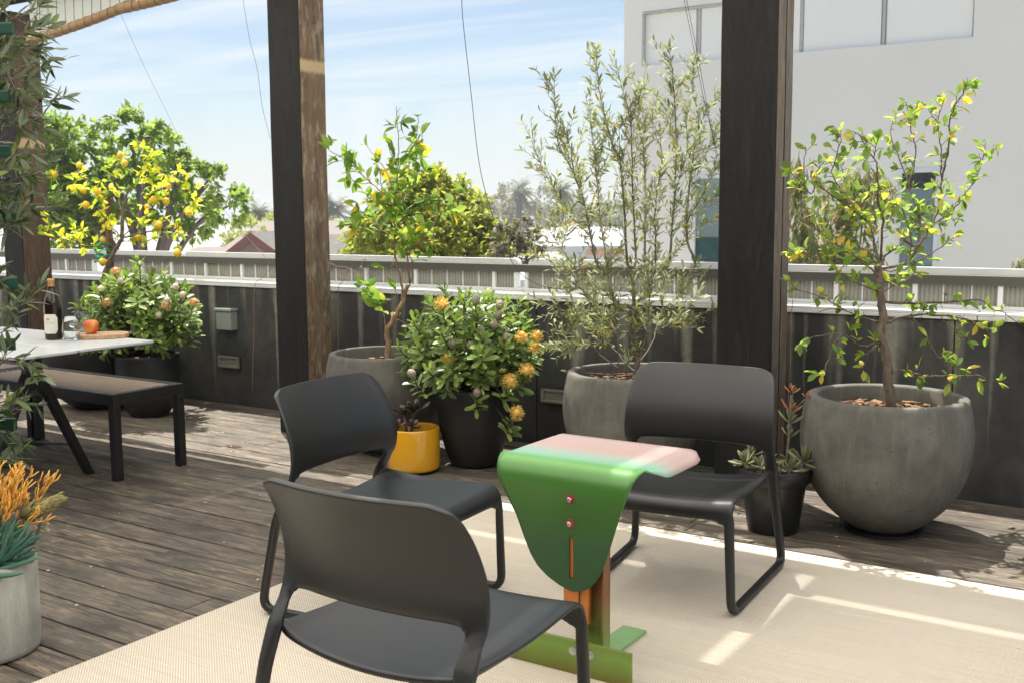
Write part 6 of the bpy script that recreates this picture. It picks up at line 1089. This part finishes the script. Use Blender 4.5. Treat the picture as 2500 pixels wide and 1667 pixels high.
h, rf = house('house with grey shingle roof and a brown trimmed gable beyond the rail', 'low houses beyond the terrace', -6.68, 28, .80, 1.2, 33, .74, -7.9, -4.9, 3.2, 27.0, -1.35, 'shingle')
for u, v, z, s in ((-5.83, 31.5, .30, .14), (-5.65, 31.2, .22, .18), (-7.15, 32, .45, .12)):
    q = Vector(bp(u, v, z)); b = MB(); b.tube([q, q+Vector((0, 0, .22))], s*.5, 8); b.tube([q+Vector((0, 0, .22)), q+Vector((0, 0, .32))], [s, s*.6], 8); b.build('roof_vent', MAT['far_white'], rf, smooth='angle')
house('house with pale pinkish roof behind the shingled one', 'low houses beyond the terrace', 0, 0, 0, 1, 52, 1.05, -12.0, -7.6, 3, 46, -.6, 'pinkroof', False)
house('low house with pale roof beside the far trees at left', 'low houses beyond the terrace', 0, 0, 0, 1, 48, -.05, -14.0, -11.6, 3, 43, -1.2, 'pinkroof', False)
def white_shed(label, u0, u1, v, z, stripe):
    r = thing('white_building', bp((u0+u1)/2, v+5, -3.5), label, 'building', 'white commercial buildings in the distance'); b = MB()
    c = [bp(u0, v, 0), bp(u1, v, 0), bp(u1, v+12, 0), bp(u0, v+12, 0)]; vv = [(x, y, zz) for zz in (-3.5, z-.9) for x, y, _ in c]+[bp((u0+u1)/2-(u1-u0)*.25, v+5, z), bp((u0+u1)/2+(u1-u0)*.25, v+5, z)]
    b.add(vv, [(0, 1, 5, 4), (1, 2, 6, 5), (2, 3, 7, 6), (3, 0, 4, 7)]); b.build('wall', MAT['far_white'], r); b = MB(); b.add(vv[4:], [(0, 1, 5, 4), (2, 3, 4, 5), (1, 2, 5), (3, 0, 4)]); b.build('roof', MAT['far_white'], r)
    if stripe:
        b = MB(); p = [bp(u0+(u1-u0)*.5, v-.06, z-1.35), bp(u1, v-.06, z-1.35), bp(u1, v-.06, z-1.1), bp(u0+(u1-u0)*.5, v-.06, z-1.1)]; q = [bp(u0+(u1-u0)*.5, v-.01, z-1.35), bp(u1, v-.01, z-1.35), bp(u1, v-.01, z-1.1), bp(u0+(u1-u0)*.5, v-.01, z-1.1)]; b.add(p+q, [(0, 1, 2, 3), (0, 4, 5, 1), (3, 2, 6, 7), (1, 5, 6, 2), (0, 3, 7, 4)]); b.build('awning', MAT['orange'], r)
white_shed('white building with an orange stripe seen through the olive branches', .2, 7.5, 55, .55, True); white_shed('low white building right of the yellow green tree', -.6, 3.0, 42, -.35, False)

def crown_tree(name, label, cat, group, foot, trunk_h, clumps, n, lsize, mat, seed, trunk_r=.14, limit=0, limbs=True, wide=.6, tag_='crown'):
    rng = np.random.default_rng(seed); r = thing(name, foot, label, cat, group); F = Vector(foot); b = MB(); T = F+Vector((0, 0, trunk_h))
    b.tube(smooth_line([F, F.lerp(T, .5)+Vector(rng.normal(0, .05, 3)), T], 4), [trunk_r*(1.25-.5*k/8) for k in range(9)], 8)
    its = []; tot = sum(c[3]*c[4]*c[5] for c in clumps)
    for c in clumps:
        C = Vector(c[:3]); R = np.array(c[3:6])
        if limbs: b.tube(smooth_line([T-Vector((0, 0, trunk_h*.12)), T.lerp(C, .5)+Vector(rng.normal(0, .1, 3)), C], 4), [trunk_r*.5*(1-.8*k/8) for k in range(9)], 6)
        m = int(n*c[3]*c[4]*c[5]/tot)
        # leaves gather in sprays spread through the clump, denser toward its skin
        ns = max(4, m//26)
        for s in range(ns):
            d = rng.normal(0, 1, 3); d /= np.linalg.norm(d); q = rng.uniform(.35, 1)**.55; sp = np.array(C)+d*R*q*rng.uniform(.85, 1.12); sr = R.mean()*rng.uniform(.10, .22)
            for k in range(26):
                p = sp+rng.normal(0, 1, 3)*sr*.6; dd = Vector(rng.normal(0, 1, 3)+d*.8+np.array((0, 0, -.1))); its.append(lmat(p, dd, Vector(rng.normal(0, .8, 3)+np.array((0, 0, 1))), lsize*rng.uniform(.6, 1.3), lsize*wide*rng.uniform(.7, 1.2)))
    b.build('trunk', MAT['fartrunk'], r, smooth=True); joined(tag_, BASES['broad'], its, MAT[mat], r); return r
def cl(px, py, v, rx, rz, ry=None):   # a clump from its bearing and height at distance v
    u = (px-1250)/2619*v; z = 1.35-(py-523)/2619*v; p = bp(u, v, z); return (p[0], p[1], z, rx, ry or rx, rz)
crown_tree('broad_tree', 'large spreading green tree beyond the rail behind the lemon tree', 'tree', 'trees beyond the terrace', bp(-5.95, 17.5, -3.5), 3.9,
           [cl(130, 350, 17.2, .62, .5), cl(200, 330, 17.6, .4, .3), cl(130, 470, 17, .7, .6), cl(240, 400, 17.8, .55, .4), cl(335, 320, 17.6, .5, .33), cl(395, 350, 17.2, .42, .4), cl(350, 420, 18, .6, .4), cl(440, 430, 17.6, .5, .42), cl(520, 450, 17.4, .42, .34), cl(570, 500, 17.6, .38, .40), cl(490, 530, 18, .45, .36), cl(420, 520, 17.8, .5, .35), cl(220, 500, 17.6, .7, .5), cl(150, 570, 17.4, .7, .45), cl(455, 395, 17.4, .2, .16), cl(540, 415, 17.6, .16, .14), cl(300, 480, 18.4, .5, .4), cl(60, 420, 17.4, .7, .8)], 15000, .12, 'tree1', 11, .15)
crown_tree('round_tree', 'rounded yellow green tree beyond the rail behind the slender citrus', 'tree', 'trees beyond the terrace', bp(-1.05, 14.6, -3.5), 3.0,
           [cl(1000, 480, 14.2, .40, .32), cl(1080, 470, 14.3, .40, .30), cl(950, 540, 14, .42, .38), cl(1060, 550, 14, .55, .42), cl(1150, 540, 14.3, .36, .36), cl(1190, 590, 14.2, .32, .36), cl(930, 610, 14.2, .45, .38), cl(1040, 620, 13.8, .6, .4), cl(1140, 630, 14, .45, .36), cl(1045, 445, 14.3, .22, .14), cl(985, 455, 14.3, .2, .14), cl(1205, 630, 14.2, .3, .3), cl(1110, 455, 14.3, .16, .1)], 22000, .085, 'tree2', 12, .13)
crown_tree('dusty_tree', 'small sparse grey green tree between the yellow green tree and the olive', 'tree', 'trees beyond the terrace', bp(.06, 12.6, -3.5), 3.2, [cl(1240, 590, 12.6, .2, .2), cl(1275, 560, 12.8, .2, .14), cl(1270, 620, 12.6, .26, .2), cl(1225, 640, 12.6, .2, .2), cl(1300, 600, 12.6, .18, .16)], 2600, .06, 'tree3', 13, .05)
far = [(650, 555, 60, 1.2, .8, 'tree2'), (600, 575, 50, 1.1, .7, 'tree2'), (690, 565, 70, 1.4, .9, 'tree4'), (790, 545, 80, 1.6, 1.2, 'tree4'), (830, 560, 75, 1.4, .9, 'tree4'), (770, 500, 85, 1.4, 1.6, 'tree4'), (880, 560, 80, 1.5, .8, 'tree4'), (1215, 540, 95, 2.2, 1.3, 'tree3'), (1240, 500, 100, 2.0, 1.6, 'tree3'), (1290, 530, 95, 2.6, 1.4, 'tree4'), (1340, 500, 110, 2.6, 1.6, 'tree4'), (1390, 530, 105, 2.8, 1.2, 'tree4'), (1440, 520, 110, 2.8, 1.2, 'tree4'), (1500, 525, 100, 2.4, 1.4, 'tree4'), (1555, 530, 95, 2.2, 1.2, 'tree4')]
flabs = ['far bushy tree left of the brown sided post', 'low far tree above the gabled roof', 'hazy far tree left of the brown sided post near the roof', 'hazy far tree right of the brown sided post', 'low hazy tree behind the shingled roof ridge', 'tall thin hazy tree just right of the brown sided post', 'hazy tree behind the slender citrus', 'brownish far tree at the left end of the distant tree line', 'tall brownish far tree by the distant palm', 'far tree under the distant palm', 'highest far tree of the distant tree line', 'far tree behind the left olive branches', 'far tree behind the olive stems', 'far tree behind the right olive branches', 'far tree at the corner of the white building']
for i, ((px, py, v, rx, rz, m), lb) in enumerate(zip(far, flabs)):
    c = cl(px, py, v, rx, rz); crown_tree('far_tree', lb, 'tree', 'hazy trees in the distance', (c[0], c[1], -3.5), c[2]+3.2, [c, (c[0]-BU.x*rx*.6, c[1]-BU.y*rx*.6, c[2]-rz*.4, rx*.7, rx*.7, rz*.7), (c[0]+BU.x*rx*.7, c[1]+BU.y*rx*.7, c[2]-rz*.5, rx*.7, rx*.7, rz*.6)], 1100, .28*(v/80), m, 20+i, .2, limbs=False)
def palm(label, px, py, v, s, seed):
    rng = np.random.default_rng(seed); c = cl(px, py, v, 1, 1); r = thing('palm_tree', (c[0], c[1], -3.5), label, 'palm', 'far palm trees'); top = Vector(c[:3])
    b = MB(); b.tube([(c[0], c[1], -3.5), (c[0]+.1, c[1], (c[2]-3.5)/2), top], [.25*s, .2*s, .17*s], 8); b.build('trunk', MAT['fartrunk'], r, smooth=True); its = []
    for k in range(46):
        a = rng.uniform(0, 6.28); el = rng.uniform(-1.1, 1.2); d = Vector((math.cos(a)*math.cos(el), math.sin(a)*math.cos(el), math.sin(el))); L = s*rng.uniform(.9, 1.5)
        for q in range(9):
            t = (q+1)/9; p = top+d*L*t+Vector((0, 0, -.35*s*t*t)); sd = d.cross(Vector((0, 0, 1))).normalized()
            for sg in (-1, 1): its.append(lmat(p, d*.6+sd*sg*.8+Vector((0, 0, -.25)), (0, 0, 1), s*.45*(1.1-.5*t), s*.10))
    joined('fronds', BASES['olive'], its, MAT['palm'], r)
for i, (px, py, v, s, lb) in enumerate(((1268, 468, 95, 1.3, 'tallest distant palm above the far tree line'), (1375, 470, 90, 1.1, 'distant palm behind the left olive branches'), (640, 515, 62, .8, 'distant palm left of the brown sided post'), (672, 545, 62, .65, 'smaller distant palm beside the brown sided post'), (826, 508, 80, 1.2, 'distant palm just right of the brown sided post'), (1193, 500, 90, .8, 'small distant palm left of the tallest one'))): palm(lb, px, py, v, s, 60+i)
def weeper(label, clumps, n, mat, seed, foot, h):
    rng = np.random.default_rng(seed); r = thing('weeping_shrub', foot, label, 'shrub', 'plants against the white building'); b = MB(); its = []; F = Vector(foot); T = F+Vector((0, 0, h)); b.tube([F, T], [.05, .03], 6)
    for c in clumps:
        C = Vector(c[:3]); b.tube(smooth_line([T-Vector((0, 0, .4)), T.lerp(C, .5), C], 3), .012, 5)
        for s in range(n):
            p = C+Vector(rng.normal(0, .6, 3)*np.array(c[3:6])); q = [p]; d = Vector((rng.normal(0, .3), rng.normal(0, .3), -.5))
            for k in range(8): d = (d+Vector((rng.normal(0, .08), rng.normal(0, .08), -.12))); p = p+d.normalized()*.05; q.append(p); its.append(lmat(p, d.normalized()+Vector(rng.normal(0, .3, 3)), rng.normal(0, 1, 3), .12, .026)); its.append(lmat(p, d.normalized()+Vector(rng.normal(0, .5, 3)), rng.normal(0, 1, 3), .10, .026))
            b.tube(q, .003, 3, False)
    b.build('stems', MAT['twigolive'], r); joined('leaves', BASES['olive'], its, MAT[mat], r)
weeper('willowy shrub behind the right citrus against the white building', [cl(2070, 470, 12.5, .22, .16), cl(2110, 440, 12.6, .14, .12), cl(2060, 560, 12.4, .26, .24), cl(2000, 610, 12.4, .3, .2), cl(2090, 620, 12.4, .28, .2)], 44, 'willow', 31, bp(4.0, 12.5, -3.5), 3.8)
weeper('reddish tipped willowy shrub just right of the black post', [cl(1950, 420, 12.3, .10, .16), cl(1955, 520, 12.3, .14, .14), cl(1950, 600, 12.2, .2, .2)], 22, 'willow', 32, bp(3.35, 12.3, -3.5), 3.8)
weeper('drooping fronds at the far right above the rail', [cl(2485, 655, 9, .10, .06), cl(2530, 640, 9, .12, .08)], 14, 'willow', 33, bp(4.4, 9, -3.5), 3.4)

def build_haze():
    m = bpy.data.materials.new('thin_haze'); m.use_nodes = True; nt = m.node_tree; nt.nodes.clear(); out = nt.nodes.new('ShaderNodeOutputMaterial'); v = nt.nodes.new('ShaderNodeVolumePrincipled')
    v.inputs['Color'].default_value = (.93, .96, 1., 1); v.inputs['Density'].default_value = .0021; v.inputs['Anisotropy'].default_value = .3; nt.links.new(v.outputs[0], out.inputs['Volume'])
    b = MB(); b.box(-610, 410, -260, 760, -4.6, 10.6); o = b.build('haze', m); tag(o, kind='stuff'); o.display_type = 'WIRE'
build_haze()
